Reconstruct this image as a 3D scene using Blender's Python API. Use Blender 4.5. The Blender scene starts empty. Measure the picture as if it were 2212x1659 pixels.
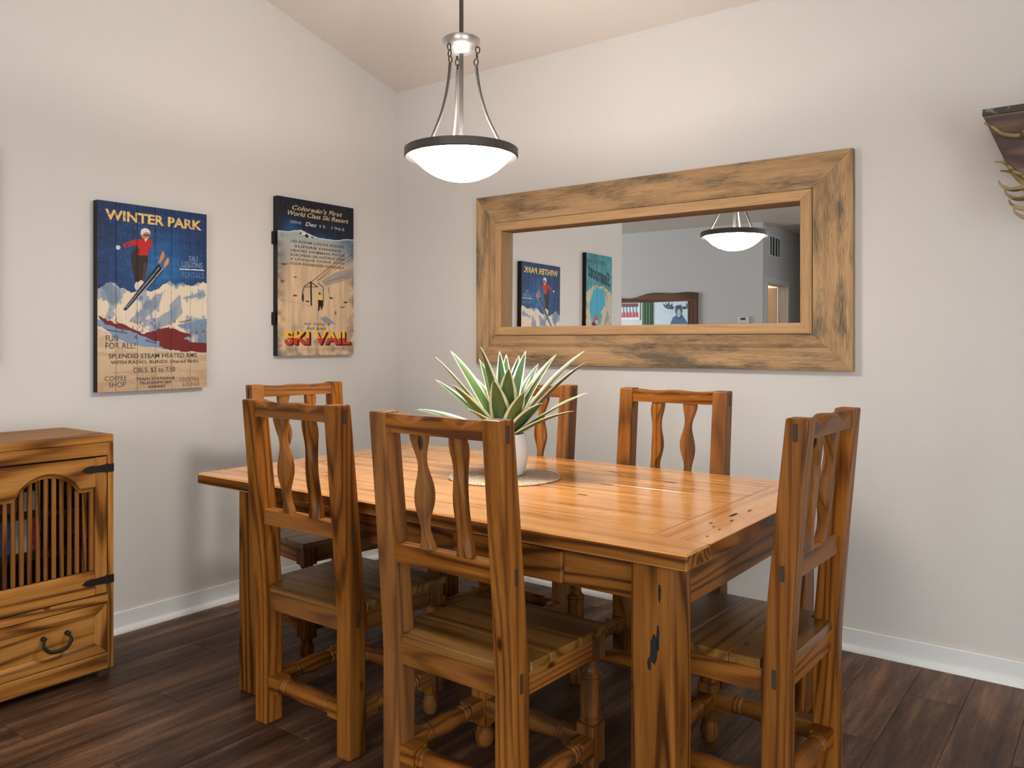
import bpy, bmesh, math, random
import numpy as np
from mathutils import Vector, Matrix

random.seed(7)
rng = np.random.default_rng(7)
scn = bpy.context.scene
COL = scn.collection
PI = math.pi

# ------------------------------------------------------------------ camera
CAM = Vector((3.476, -3.502, 1.25))
cam_d = bpy.data.cameras.new('camera')
cam_d.sensor_fit = 'HORIZONTAL'
cam_d.sensor_width = 36.0
cam_d.lens = 36.0 * 1775.0 / 2212.0
cam_d.shift_y = -(829.5 - 738.0) / 2212.0
cam_d.clip_start = 0.05
cam = bpy.data.objects.new('camera', cam_d)
COL.objects.link(cam)
cam.location = CAM
cam.rotation_euler = (PI / 2, 0, math.radians(36.8))
scn.camera = cam

# ------------------------------------------------------------------ world, view
world = bpy.data.worlds.new('world')
scn.world = world
world.use_nodes = True
wb = world.node_tree.nodes['Background']
wb.inputs[0].default_value = (0.72, 0.86, 1.0, 1)
wb.inputs[1].default_value = 1.6
scn.view_settings.view_transform = 'Standard'
scn.view_settings.look = 'None'
scn.view_settings.gamma = 1.0
scn.view_settings.use_curve_mapping = False
scn.view_settings.exposure = 0.36
try:
    scn.cycles.max_bounces = 6
    scn.cycles.diffuse_bounces = 3
    scn.cycles.glossy_bounces = 3
    scn.cycles.sample_clamp_indirect = 6.0
    scn.cycles.transmission_bounces = 2
    scn.cycles.transparent_max_bounces = 4
    scn.cycles.caustics_reflective = False
    scn.cycles.caustics_refractive = False
except Exception:
    pass


def area_light(name, loc, rot, sx, sy, power, color):
    l = bpy.data.lights.new(name, 'AREA')
    l.shape = 'RECTANGLE'
    l.size = sx
    l.size_y = sy
    l.energy = power
    l.color = color
    o = bpy.data.objects.new(name, l)
    COL.objects.link(o)
    o.location = loc
    o.rotation_euler = rot
    return o


# daylight entering by the windows behind the camera and in the living room, plus a side fill
area_light('daylight_patio', (3.3, -5.93, 1.25), (PI / 2, 0, 0), 2.6, 2.1, 52, (0.95, 0.97, 1.0))
area_light('side_fill', (5.43, -3.4, 1.12), (PI / 2, 0, PI / 2), 2.4, 1.9, 36, (0.95, 0.97, 1.0))  # fill from an unseen window, sized tall to brighten the low walls
area_light('daylight_living', (-6.38, -3.0, 1.5), (PI / 2, 0, -PI / 2), 3.0, 1.6, 170, (0.85, 0.93, 1.0))


# ------------------------------------------------------------------ materials
def lin(c):
    c = np.asarray(c, float) / 255.0
    return np.where(c <= 0.04045, c / 12.92, ((c + 0.055) / 1.055) ** 2.4)


def L(r, g, b):
    v = lin((r, g, b))
    return (float(v[0]), float(v[1]), float(v[2]), 1.0)


class NT:
    def __init__(self, name):
        self.m = bpy.data.materials.new(name)
        self.m.use_nodes = True
        self.t = self.m.node_tree
        self.b = self.t.nodes['Principled BSDF']

    def n(self, typ, **kw):
        nd = self.t.nodes.new(typ)
        for k, v in kw.items():
            if k.startswith('i_'):
                key = k[2:]
                key = int(key) if key.isdigit() else key
                nd.inputs[key].default_value = v
            else:
                setattr(nd, k, v)
        return nd

    def l(self, a, b):
        self.t.links.new(a, b)

    def math(self, op, a, b=None, clamp=False):
        nd = self.n('ShaderNodeMath', operation=op, use_clamp=clamp)
        for i, v in enumerate((a, b)):
            if v is None:
                continue
            if isinstance(v, (int, float)):
                nd.inputs[i].default_value = v
            else:
                self.l(v, nd.inputs[i])
        return nd.outputs[0]

    def vmul(self, v, s):
        nd = self.n('ShaderNodeVectorMath', operation='MULTIPLY')
        self.l(v, nd.inputs[0])
        nd.inputs[1].default_value = s
        return nd.outputs[0]

    def mix(self, f, a, b, blend='MIX'):
        nd = self.n('ShaderNodeMix', data_type='RGBA', blend_type=blend)
        for s, v in ((nd.inputs[0], f), (nd.inputs[6], a), (nd.inputs[7], b)):
            if isinstance(v, (int, float, tuple)):
                s.default_value = v
            else:
                self.l(v, s)
        return nd.outputs[2]

    def ramp(self, fac, stops):
        nd = self.n('ShaderNodeValToRGB')
        el = nd.color_ramp.elements
        el[0].position, el[0].color = stops[0]
        el[1].position, el[1].color = stops[-1]
        for p, c in stops[1:-1]:
            e = el.new(p)
            e.color = c
        self.l(fac, nd.inputs[0])
        return nd.outputs[0]

    def bump(self, h, strength, dist=0.01):
        nd = self.n('ShaderNodeBump')
        nd.inputs['Strength'].default_value = strength
        nd.inputs['Distance'].default_value = dist
        self.l(h, nd.inputs['Height'])
        self.l(nd.outputs[0], self.b.inputs['Normal'])


def simple(name, col, rough=0.5, metal=0.0, spec=0.5, emit=None, es=0.0):
    k = NT(name)
    k.b.inputs['Base Color'].default_value = col
    k.b.inputs['Roughness'].default_value = rough
    k.b.inputs['Metallic'].default_value = metal
    k.b.inputs['Specular IOR Level'].default_value = spec
    if emit:
        k.b.inputs['Emission Color'].default_value = emit
        k.b.inputs['Emission Strength'].default_value = es
    return k.m


def wood(name, light, mid, dark, rough=0.4, knots=0.1, ring=45.0, ringw=0.4, spec=0.5, vary=0.35, grey=None, bump=0.12, coat=0.0, aged=0.0):
    k = NT(name)
    at = k.n('ShaderNodeAttribute', attribute_name='gco')
    oi = k.n('ShaderNodeObjectInfo')
    off = k.n('ShaderNodeCombineXYZ')
    k.l(k.math('MULTIPLY', oi.outputs['Random'], 13.7), off.inputs[0])
    k.l(k.math('MULTIPLY', oi.outputs['Random'], 7.3), off.inputs[1])
    k.l(k.math('MULTIPLY', oi.outputs['Random'], 3.1), off.inputs[2])
    ad = k.n('ShaderNodeVectorMath', operation='ADD')
    k.l(at.outputs['Vector'], ad.inputs[0])
    k.l(off.outputs[0], ad.inputs[1])
    co = ad.outputs[0]
    n1 = k.n('ShaderNodeTexNoise', i_Scale=1.0, i_Detail=3.0, i_Roughness=0.62)
    k.l(k.vmul(co, (1.3, 30, 30)), n1.inputs['Vector'])
    nr_ = k.n('ShaderNodeTexNoise', i_Scale=1.0, i_Detail=1.6, i_Roughness=0.42)
    k.l(k.vmul(co, (0.42, 5.5, 5.5)), nr_.inputs['Vector'])
    sn = k.math('SINE', k.math('MULTIPLY', nr_.outputs[0], ring * 2.6))
    wl = k.math('POWER', k.math('ADD', k.math('MULTIPLY', sn, 0.5), 0.5), 2.2)
    n2 = k.n('ShaderNodeTexNoise', i_Scale=1.0, i_Detail=1.0, i_Roughness=0.7)
    k.l(k.vmul(co, (7, 330, 330)), n2.inputs['Vector'])
    n5 = k.n('ShaderNodeTexNoise', i_Scale=1.0, i_Detail=2.0)
    k.l(k.vmul(co, (2.0, 5, 5)), n5.inputs['Vector'])
    f = k.math('ADD', k.math('MULTIPLY', wl, -ringw), k.math('ADD', k.math('MULTIPLY', n1.outputs[0], 0.85), k.math('MULTIPLY', n5.outputs[0], 0.45)))
    base = k.ramp(f, [(0.18, dark), (0.46, mid), (0.76, light)])
    fine = k.ramp(n2.outputs[0], [(0.3, (0.66, 0.62, 0.56, 1)), (0.6, (1, 1, 1, 1))])
    c = k.mix(0.7, base, fine, 'MULTIPLY')
    va = k.math('ADD', k.math('MULTIPLY', oi.outputs['Random'], vary), 1.0 - vary * 0.6)
    vc = k.n('ShaderNodeCombineXYZ')
    for i in range(3):
        k.l(va, vc.inputs[i])
    c = k.mix(1.0, c, vc.outputs[0], 'MULTIPLY')
    if aged > 0:
        r2 = k.math('FRACT', k.math('MULTIPLY', oi.outputs['Random'], 57.3))
        g2 = k.math('MULTIPLY', k.math('MULTIPLY', r2, r2), aged)
        c = k.mix(g2, c, (mid[0] * 0.72, mid[0] * 0.42, mid[0] * 0.22, 1))
    if grey:
        n3 = k.n('ShaderNodeTexNoise', i_Scale=1.0, i_Detail=3.0, i_Roughness=0.5)
        k.l(k.vmul(co, (3.6, 13, 13)), n3.inputs['Vector'])
        n4 = k.n('ShaderNodeTexNoise', i_Scale=1.0, i_Detail=4.0, i_Roughness=0.7)
        k.l(k.vmul(co, (22, 190, 190)), n4.inputs['Vector'])
        g = k.math('ADD', n3.outputs[0], k.math('MULTIPLY', k.math('SUBTRACT', n4.outputs[0], 0.5), 0.6))
        gm = k.ramp(g, [(0.45, (0, 0, 0, 1)), (0.70, (1, 1, 1, 1))])
        c = k.mix(k.math('MULTIPLY', gm, 0.9), c, grey)
    if knots > 0:
        vo = k.n('ShaderNodeTexVoronoi', feature='F1', i_Scale=1.0)
        k.l(k.vmul(co, (3.6, 8.5, 8.5)), vo.inputs['Vector'])
        km = k.ramp(vo.outputs['Distance'], [(knots * 0.6, (1, 1, 1, 1)), (knots * 1.15, (0, 0, 0, 1))])
        c = k.mix(k.math('MULTIPLY', km, 0.85), c, (dark[0] * 0.12, dark[1] * 0.10, dark[2] * 0.10, 1))
    k.l(c, k.b.inputs['Base Color'])
    rr = k.math('ADD', k.math('MULTIPLY', n1.outputs[0], 0.2), rough - 0.1)
    k.l(rr, k.b.inputs['Roughness'])
    k.b.inputs['Specular IOR Level'].default_value = spec
    if coat:
        k.b.inputs['Coat Weight'].default_value = coat
        k.b.inputs['Coat Roughness'].default_value = 0.14
    k.bump(n2.outputs[0], bump, 0.002)
    return k.m


def wall_paint(name, col, bump=0.12):
    k = NT(name)
    k.b.inputs['Base Color'].default_value = col
    k.b.inputs['Roughness'].default_value = 0.62
    k.b.inputs['Specular IOR Level'].default_value = 0.3
    tc = k.n('ShaderNodeTexCoord')
    n1 = k.n('ShaderNodeTexNoise', i_Scale=75.0, i_Detail=1.0, i_Roughness=0.55)
    k.l(tc.outputs['Object'], n1.inputs['Vector'])
    n2 = k.n('ShaderNodeTexNoise', i_Scale=9.0, i_Detail=0.0)
    k.l(tc.outputs['Object'], n2.inputs['Vector'])
    k.bump(k.math('ADD', n1.outputs[0], k.math('MULTIPLY', n2.outputs[0], 1.2)), bump, 0.004)
    return k.m


M = {}
M['wall'] = wall_paint('wall_paint', L(213, 207, 199))
M['wall_living'] = wall_paint('living_wall_paint', L(214, 212, 210))
M['ceiling'] = wall_paint('ceiling_paint', L(222, 212, 202))
M['trim'] = simple('white_trim', L(226, 226, 222), 0.38)
M['chair'] = wood('chair_pine', (0.37, 0.135, 0.021, 1), (0.25, 0.080, 0.0095, 1), (0.088, 0.025, 0.003, 1), spec=0.16, rough=0.38, knots=0.085, ring=38, ringw=0.36, vary=0.4, aged=0.4)
M['seat'] = wood('seat_pine', (0.30, 0.145, 0.034, 1), (0.20, 0.088, 0.017, 1), (0.09, 0.038, 0.007, 1), rough=0.30, knots=0.05, ring=26, ringw=0.35, vary=0.15)
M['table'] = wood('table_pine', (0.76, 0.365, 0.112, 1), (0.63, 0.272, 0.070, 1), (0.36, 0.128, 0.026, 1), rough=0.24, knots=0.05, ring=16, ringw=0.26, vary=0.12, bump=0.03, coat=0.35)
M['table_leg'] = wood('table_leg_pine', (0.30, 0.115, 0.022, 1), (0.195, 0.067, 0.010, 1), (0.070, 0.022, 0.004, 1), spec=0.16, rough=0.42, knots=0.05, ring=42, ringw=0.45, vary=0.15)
M['cabinet'] = wood('cabinet_pine', (0.50, 0.220, 0.050, 1), (0.355, 0.140, 0.026, 1), (0.125, 0.042, 0.008, 1), spec=0.18, rough=0.45, knots=0.05, ring=30, ringw=0.44, vary=0.22)
M['frame'] = wood('weathered_frame', (0.55, 0.345, 0.175, 1), (0.455, 0.275, 0.132, 1), (0.30, 0.172, 0.080, 1), rough=0.75, knots=0.0, ring=30, ringw=0.12, vary=0.1, grey=(0.105, 0.086, 0.060, 1), bump=0.5, spec=0.2)
M['frame_trim'] = wood('frame_trim', (0.56, 0.345, 0.17, 1), (0.48, 0.285, 0.135, 1), (0.35, 0.195, 0.086, 1), rough=0.7, knots=0.0, ring=30, ringw=0.12, vary=0.08, bump=0.3, spec=0.2)
M['live_edge'] = wood('live_edge_wood', (0.21, 0.085, 0.035, 1), (0.145, 0.054, 0.021, 1), (0.06, 0.022, 0.010, 1), rough=0.5, knots=0.06, ring=18)
M['sconce_wood'] = wood('burl_wood', (0.22, 0.10, 0.042, 1), (0.13, 0.052, 0.020, 1), (0.05, 0.02, 0.008, 1), rough=0.45, knots=0.05, ring=24, ringw=0.6, vary=0.05)
M['cab_shade'] = simple('cabinet_shade', L(44, 30, 18), 0.8)  # shade inside the cabinet, put into the colour of shelves and bottom
M['endgrain'] = simple('dark_end_grain', L(62, 44, 24), 0.7)
M['knot'] = simple('burnt_knot', L(18, 13, 9), 0.8)
M['iron'] = simple('dark_iron', L(44, 34, 29), 0.55, 0.6)
M['bronze'] = simple('dark_bronze', L(84, 78, 73), 0.45, 0.45)
M['nickel'] = simple('brushed_nickel', L(180, 172, 166), 0.32, 0.9)
M['antler'] = wood('antler', L(176, 150, 98), L(140, 115, 72), L(76, 58, 34), rough=0.5, knots=0, ring=30)
M['glass'] = simple('mirror_glass', (0.86, 0.88, 0.88, 1), 0.0, 1.0)
M['bowl'] = simple('lit_glass_bowl', (0.9, 0.9, 0.88, 1), 0.4, 0, 0.5, (1.0, 0.965, 0.92, 1), 58.0)
M['bowl_inside'] = simple('lit_bowl_inside', (0.9, 0.9, 0.88, 1), 0.5, 0, 0.5, (1.0, 0.965, 0.92, 1), 18.0)
M['ceramic'] = simple('white_ceramic', L(236, 236, 236), 0.22)
M['soil'] = simple('potting_soil', L(48, 36, 28), 0.9)
M['back_shade'] = simple('shade_black', L(16, 13, 11), 0.8)  # near-black back panel, painted as the shade behind the slats
M['vent_dark'] = simple('vent_dark', L(60, 62, 66), 0.7)
M['white_plastic'] = simple('white_plastic', L(228, 230, 230), 0.4)
M['door_cream'] = simple('door_cream', L(226, 200, 168), 0.5)
M['grey_screen'] = simple('grey_screen', L(70, 76, 76), 0.3)
M['curtain'] = simple('green_curtain', L(110, 138, 108), 0.8)
M['patina'] = NT('patina_metal')
_k = M['patina']
_tc = _k.n('ShaderNodeTexCoord')
_n = _k.n('ShaderNodeTexNoise', i_Scale=34.0, i_Detail=3.0)
_k.l(_tc.outputs['Object'], _n.inputs['Vector'])
_k.l(_k.ramp(_n.outputs[0], [(0.5, L(70, 62, 56)), (0.62, L(128, 146, 134))]), _k.b.inputs['Base Color'])
_k.b.inputs['Roughness'].default_value = 0.6
_k.b.inputs['Metallic'].default_value = 0.3
M['patina'] = _k.m

# woven mat
_k = NT('woven_mat')
_tc = _k.n('ShaderNodeTexCoord')
_n = _k.n('ShaderNodeTexNoise', i_Scale=160.0, i_Detail=2.0)
_k.l(_tc.outputs['Object'], _n.inputs['Vector'])
_k.l(_k.ramp(_n.outputs[0], [(0.35, L(160, 138, 112)), (0.6, L(208, 188, 160))]), _k.b.inputs['Base Color'])
_k.b.inputs['Roughness'].default_value = 0.85
_k.bump(_n.outputs[0], 0.5, 0.003)
M['mat'] = _k.m

# window glass
_k = NT('window_glass')
_tr = _k.n('ShaderNodeBsdfTransparent')
_gl = _k.n('ShaderNodeBsdfGlossy')
_gl.inputs['Roughness'].default_value = 0.02
_mx = _k.n('ShaderNodeMixShader', i_0=0.08)
_k.l(_tr.outputs[0], _mx.inputs[1])
_k.l(_gl.outputs[0], _mx.inputs[2])
_k.l(_mx.outputs[0], _k.t.nodes['Material Output'].inputs[0])
M['pane'] = _k.m


def plank_mat():
    k = NT('floor_plank')
    at = k.n('ShaderNodeAttribute', attribute_name='gco')
    oi = k.n('ShaderNodeObjectInfo')
    off = k.n('ShaderNodeCombineXYZ')
    k.l(k.math('MULTIPLY', oi.outputs['Random'], 31.0), off.inputs[0])
    k.l(k.math('MULTIPLY', oi.outputs['Random'], 17.0), off.inputs[1])
    ad = k.n('ShaderNodeVectorMath', operation='ADD')
    k.l(at.outputs['Vector'], ad.inputs[0])
    k.l(off.outputs[0], ad.inputs[1])
    n1 = k.n('ShaderNodeTexNoise', i_Scale=1.0, i_Detail=4.0, i_Roughness=0.62)
    k.l(k.vmul(ad.outputs[0], (1.6, 16, 16)), n1.inputs['Vector'])
    n2 = k.n('ShaderNodeTexNoise', i_Scale=1.0, i_Detail=3.0, i_Roughness=0.7)
    k.l(k.vmul(ad.outputs[0], (60, 140, 60)), n2.inputs['Vector'])
    c = k.ramp(n1.outputs[0], [(0.30, L(58, 37, 26)), (0.5, L(98, 69, 50)), (0.72, L(146, 108, 80))])
    c = k.mix(0.5, c, k.ramp(n2.outputs[0], [(0.35, (0.5, 0.5, 0.5, 1)), (0.65, (1.2, 1.2, 1.2, 1))]), 'MULTIPLY')
    va = k.math('ADD', k.math('MULTIPLY', oi.outputs['Random'], 0.5), 0.75)
    vc = k.n('ShaderNodeCombineXYZ')
    for i in range(3):
        k.l(va, vc.inputs[i])
    c = k.mix(1.0, c, vc.outputs[0], 'MULTIPLY')
    k.l(c, k.b.inputs['Base Color'])
    k.b.inputs['Roughness'].default_value = 0.45
    k.b.inputs['Specular IOR Level'].default_value = 0.22
    k.bump(n2.outputs[0], 0.2, 0.002)
    return k.m


M['plank'] = plank_mat()

# painted boards: colour comes from the print itself
_k = NT('painted_boards')
_a = _k.n('ShaderNodeAttribute', attribute_name='print')
_tc = _k.n('ShaderNodeTexCoord')
_n = _k.n('ShaderNodeTexNoise', i_Scale=1.0, i_Detail=3.0)
_k.l(_k.vmul(_tc.outputs['Object'], (300, 300, 12)), _n.inputs['Vector'])
_c = _k.mix(0.35, _a.outputs['Color'], _k.ramp(_n.outputs[0], [(0.3, (0.6, 0.6, 0.6, 1)), (0.65, (1.1, 1.1, 1.1, 1))]), 'MULTIPLY')
_k.l(_c, _k.b.inputs['Base Color'])
_k.b.inputs['Roughness'].default_value = 0.55
_k.b.inputs['Specular IOR Level'].default_value = 0.3
M['print'] = _k.m

# variegated leaf
_k = NT('variegated_leaf')
_a = _k.n('ShaderNodeAttribute', attribute_name='across')
_oi = _k.n('ShaderNodeObjectInfo')
_n = _k.n('ShaderNodeTexNoise', i_Scale=1.0, i_Detail=2.0)
_k.l(_k.vmul(_a.outputs['Vector'], (22, 3, 1)), _n.inputs['Vector'])
_ab = _k.n('ShaderNodeSeparateXYZ')
_k.l(_a.outputs['Vector'], _ab.inputs[0])
_x = _k.math('ABSOLUTE', _ab.outputs[0])
_g = _k.mix(_n.outputs[0], L(22, 48, 24), L(76, 106, 66))
_g = _k.mix(_k.math('MULTIPLY', _oi.outputs['Random'], 0.35), _g, L(120, 140, 60))
_e = _k.ramp(_k.math('ADD', _x, _k.math('MULTIPLY', _n.outputs[0], 0.14)), [(0.74, (0, 0, 0, 1)), (0.80, (1, 1, 1, 1))])
_k.l(_k.mix(_e, _g, L(224, 222, 182)), _k.b.inputs['Base Color'])
_k.b.inputs['Roughness'].default_value = 0.38
M['leaf'] = _k.m


# ------------------------------------------------------------------ mesh helpers
def grain_attr(me, axis=None):
    n = len(me.vertices)
    co = np.empty(n * 3, np.float32)
    me.vertices.foreach_get('co', co)
    co = co.reshape(-1, 3)
    ext = co.max(0) - co.min(0)
    order = list(np.argsort(-ext))
    if axis is not None:
        order.remove(axis)
        order.insert(0, axis)
    g = co[:, order] + rng.uniform(0, 20, 3).astype(np.float32)
    a = me.attributes.new('gco', 'FLOAT_VECTOR', 'POINT')
    a.data.foreach_set('vector', np.ascontiguousarray(g, np.float32).ravel())


def mk(name, bm, mat, parent=None, loc=None, rot=None, smooth=False, bevel=0.0, axis=None, seg=1, angle=35):
    bmesh.ops.recalc_face_normals(bm, faces=bm.faces)
    if bevel > 0:
        ed = [e for e in bm.edges if len(e.link_faces) == 2 and e.calc_face_angle(0) > math.radians(angle)]
        if ed:
            bmesh.ops.bevel(bm, geom=ed, offset=bevel, segments=seg, profile=0.6, affect='EDGES', clamp_overlap=True)
    me = bpy.data.meshes.new(name)
    bm.to_mesh(me)
    bm.free()
    if mat is not None:
        me.materials.append(mat)
    if smooth:
        for p in me.polygons:
            p.use_smooth = True
        if smooth == 'auto':
            try:
                me.set_sharp_from_angle(angle=math.radians(40))
            except Exception:
                pass
    grain_attr(me, axis)
    o = bpy.data.objects.new(name, me)
    COL.objects.link(o)
    if parent is not None:
        o.parent = parent
    if loc is not None:
        o.location = loc
    if rot is not None:
        o.rotation_euler = rot
    return o


def bbox(bm, x0, x1, y0, y1, z0, z1):
    v = [bm.verts.new((x, y, z)) for x in (x0, x1) for y in (y0, y1) for z in (z0, z1)]
    for f in ((0, 1, 3, 2), (4, 6, 7, 5), (0, 4, 5, 1), (2, 3, 7, 6), (0, 2, 6, 4), (1, 5, 7, 3)):
        bm.faces.new([v[i] for i in f])


def box(name, x0, x1, y0, y1, z0, z1, mat, parent=None, bevel=0.003, axis=None, **k):
    bm = bmesh.new()
    bbox(bm, x0, x1, y0, y1, z0, z1)
    return mk(name, bm, mat, parent, bevel=bevel, axis=axis, **k)


def loft(secs, closed_ends=True):
    bm = bmesh.new()
    rings = [[bm.verts.new(p) for p in s] for s in secs]
    n = len(rings[0])
    for a, b in zip(rings, rings[1:]):
        for i in range(n):
            bm.faces.new((a[i], a[(i + 1) % n], b[(i + 1) % n], b[i]))
    if closed_ends:
        bm.faces.new(rings[0][::-1])
        bm.faces.new(rings[-1])
    return bm


def extrude_poly(pts2, mapf, d0, d1):
    """closed polygon pts2 extruded between depths d0,d1; mapf(p,q,d) -> xyz"""
    bm = bmesh.new()
    a = [bm.verts.new(mapf(p, q, d0)) for p, q in pts2]
    b = [bm.verts.new(mapf(p, q, d1)) for p, q in pts2]
    n = len(a)
    bm.faces.new(a)
    bm.faces.new(b[::-1])
    for i in range(n):
        bm.faces.new((a[i], b[i], b[(i + 1) % n], a[(i + 1) % n]))
    return bm


def lathe(prof, n=32, cap=True):
    """prof list of (r,z)"""
    secs = []
    for r, z in prof:
        secs.append([(r * math.cos(2 * PI * i / n), r * math.sin(2 * PI * i / n), z) for i in range(n)])
    return loft(secs, cap)


def tube(pts, radii, n=8):
    pts = [Vector(p) for p in pts]
    if isinstance(radii, (int, float)):
        radii = [radii] * len(pts)
    secs = []
    up = Vector((0.13, 0.27, 0.95)).normalized()
    prev = None
    for i, p in enumerate(pts):
        t = (pts[min(i + 1, len(pts) - 1)] - pts[max(i - 1, 0)]).normalized()
        if prev is None:
            a = t.cross(up)
            if a.length < 0.1:
                a = t.cross(Vector((1, 0, 0)))
        else:
            a = prev - t * prev.dot(t)
        a.normalize()
        prev = a
        b = t.cross(a)
        secs.append([tuple(p + (a * math.cos(2 * PI * j / n) + b * math.sin(2 * PI * j / n)) * radii[i]) for j in range(n)])
    return loft(secs)


def spline(pts, m=6):
    """Catmull-Rom through pts"""
    P = [np.array(p, float) for p in pts]
    P = [2 * P[0] - P[1]] + P + [2 * P[-1] - P[-2]]
    out = []
    for i in range(1, len(P) - 2):
        for s in range(m):
            t = s / m
            p0, p1, p2, p3 = P[i - 1:i + 3]
            out.append(0.5 * ((2 * p1) + (-p0 + p2) * t + (2 * p0 - 5 * p1 + 4 * p2 - p3) * t * t + (-p0 + 3 * p1 - 3 * p2 + p3) * t ** 3))
    out.append(P[-2])
    return out


def thing(name, label, cat, loc=(0, 0, 0), rz=0.0, group=None):
    o = bpy.data.objects.new(name, None)
    o.empty_display_size = 0.1
    COL.objects.link(o)
    o.location = loc
    o.rotation_euler = (0, 0, rz)
    o['label'] = label
    o['category'] = cat
    if group:
        o['group'] = group
    return o


def tag(o, label, cat, group=None):
    o['label'] = label
    o['category'] = cat
    if group:
        o['group'] = group
    return o


def struct(o, label=None):
    o['kind'] = 'structure'
    if label:
        o['label'] = label
    return o


def copy_tree(o, parent=None):
    c = o.copy()
    COL.objects.link(c)
    c.parent = parent
    for ch in list(o.children):
        copy_tree(ch, c)
    return c


# ------------------------------------------------------------------ room shell
CZ0, RIDGE, SL = 2.73, -3.0, 0.262
RZ = CZ0 - RIDGE * SL
XL, XR, YB = -6.5, 5.5, -6.0

flo = bmesh.new()
bbox(flo, XL, XR, -9.2, 0.12, -0.12, -0.004)
fl = struct(mk('floor', flo, M['plank'], axis=1), 'dark brown wood plank floor')
# individual planks running towards the mirror wall
pw, plen = 0.178, 1.22
proto = {}
x = 0.0
ci = 0
while x < 4.1:
    y1 = -0.0 + (ci * 0.437) % plen
    while y1 > -3.7:
        a, b = max(y1 - plen, -4.4), min(y1, 0.0)
        if b - a > 0.02:
            key = round(b - a, 3)
            if key not in proto:
                bm = bmesh.new()
                bbox(bm, 0.0006, pw - 0.0006, 0.0006, b - a - 0.0006, -0.004, 0.0)
                p = mk('plank', bm, M['plank'], fl, bevel=0.0012, axis=1)
                proto[key] = p
            else:
                p = proto[key].copy()
                COL.objects.link(p)
            p.location = (x, a, 0)
        y1 -= plen
    x += pw
    ci += 1

# mirror wall (right wall of the photograph)
wr = struct(box('wall_right', XL, XR, 0.0, 0.12, -0.1, 3.0, M['wall'], bevel=0), 'greige painted wall behind the table')
# poster wall, ends in an outside corner
pts = [(0.0, -0.1), (-2.84, -0.1), (-2.84, CZ0 + 2.84 * SL + 0.03), (0.0, CZ0 + 0.03)]
struct(mk('wall_left', extrude_poly(pts, lambda p, q, d: (d, p, q), -0.12, 0.0), M['wall']), 'greige painted wall with wooden ski signs')
# back wall with thermostat and hallway
struct(box('wall_back', XL, 0.15, -6.12, -6.0, -0.1, 3.0, M['wall_living'], bevel=0), 'grey wall facing the mirror')
bmw = bmesh.new()
bbox(bmw, 1.5, 2.0, -6.12, -6.0, -0.1, 3.0)
bbox(bmw, 4.6, XR, -6.12, -6.0, -0.1, 3.0)
bbox(bmw, 2.0, 4.6, -6.12, -6.0, 2.3, 3.0)
bbox(bmw, 0.15, 1.5, -6.12, -6.0, 2.73, 3.0)
struct(mk('wall_patio', bmw, M['wall_living']), 'wall around the patio door')
# hallway
bmw = bmesh.new()
bbox(bmw, 0.03, 0.15, -6.14, -6.12, -0.1, 2.8)
bbox(bmw, 0.03, 0.15, -6.9, -6.14, 2.03, 2.8)
bbox(bmw, 0.03, 0.15, -9.1, -6.9, -0.1, 2.8)
struct(mk('wall_hall', bmw, M['wall_living']), 'hallway wall with doorway and vent')
struct(box('wall_hall_far', 1.5, 1.62, -9.1, -6.12, -0.1, 2.8, M['wall_living'], bevel=0))
struct(box('wall_hall_end', -2.6, 1.62, -9.2, -9.1, -0.1, 2.8, M['wall_living'], bevel=0))
struct(box('wall_bedroom', -2.6, -2.5, -9.1, -6.12, -0.1, 2.8, M['wall_living'], bevel=0))
struct(box('ceiling_hall', -2.6, 1.62, -9.2, -6.0, 2.73, 2.85, M['ceiling'], bevel=0))
# end walls with gables
for nm, xa, xb, hole in (('wall_side', XR, XR + 0.12, (-4.6, -2.2, 0.06, 2.15)), ('wall_living', XL - 0.12, XL, (-4.5, -1.5, 0.7, 2.3))):
    y0, y1, z0, z1 = hole
    bmw = bmesh.new()
    bbox(bmw, xa, xb, YB - 0.12, y0, -0.1, 2.75)
    bbox(bmw, xa, xb, y1, 0.12, -0.1, 2.75)
    bbox(bmw, xa, xb, y0, y1, -0.1, z0)
    bbox(bmw, xa, xb, y0, y1, z1, 2.75)
    g = extrude_poly([(YB - 0.12, 2.7), (0.12, 2.7), (RIDGE, RZ + 0.06)], lambda p, q, d: (d, p, q), xa, xb)
    tmp = bpy.data.meshes.new('g')
    g.to_mesh(tmp)
    g.free()
    bmw.from_mesh(tmp)
    struct(mk(nm, bmw, M['wall_living']))
# vaulted ceiling
pts = [(0.14, CZ0 - 0.14 * SL), (RIDGE, RZ), (YB - 0.14, CZ0 - 0.14 * SL), (YB - 0.14, CZ0 + 0.1), (RIDGE, RZ + 0.14), (0.14, CZ0 + 0.1)]
struct(mk('ceiling', extrude_poly(pts, lambda p, q, d: (d, p, q), XL - 0.12, XR + 0.12), M['ceiling']), 'vaulted ceiling rising from the mirror wall')


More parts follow.
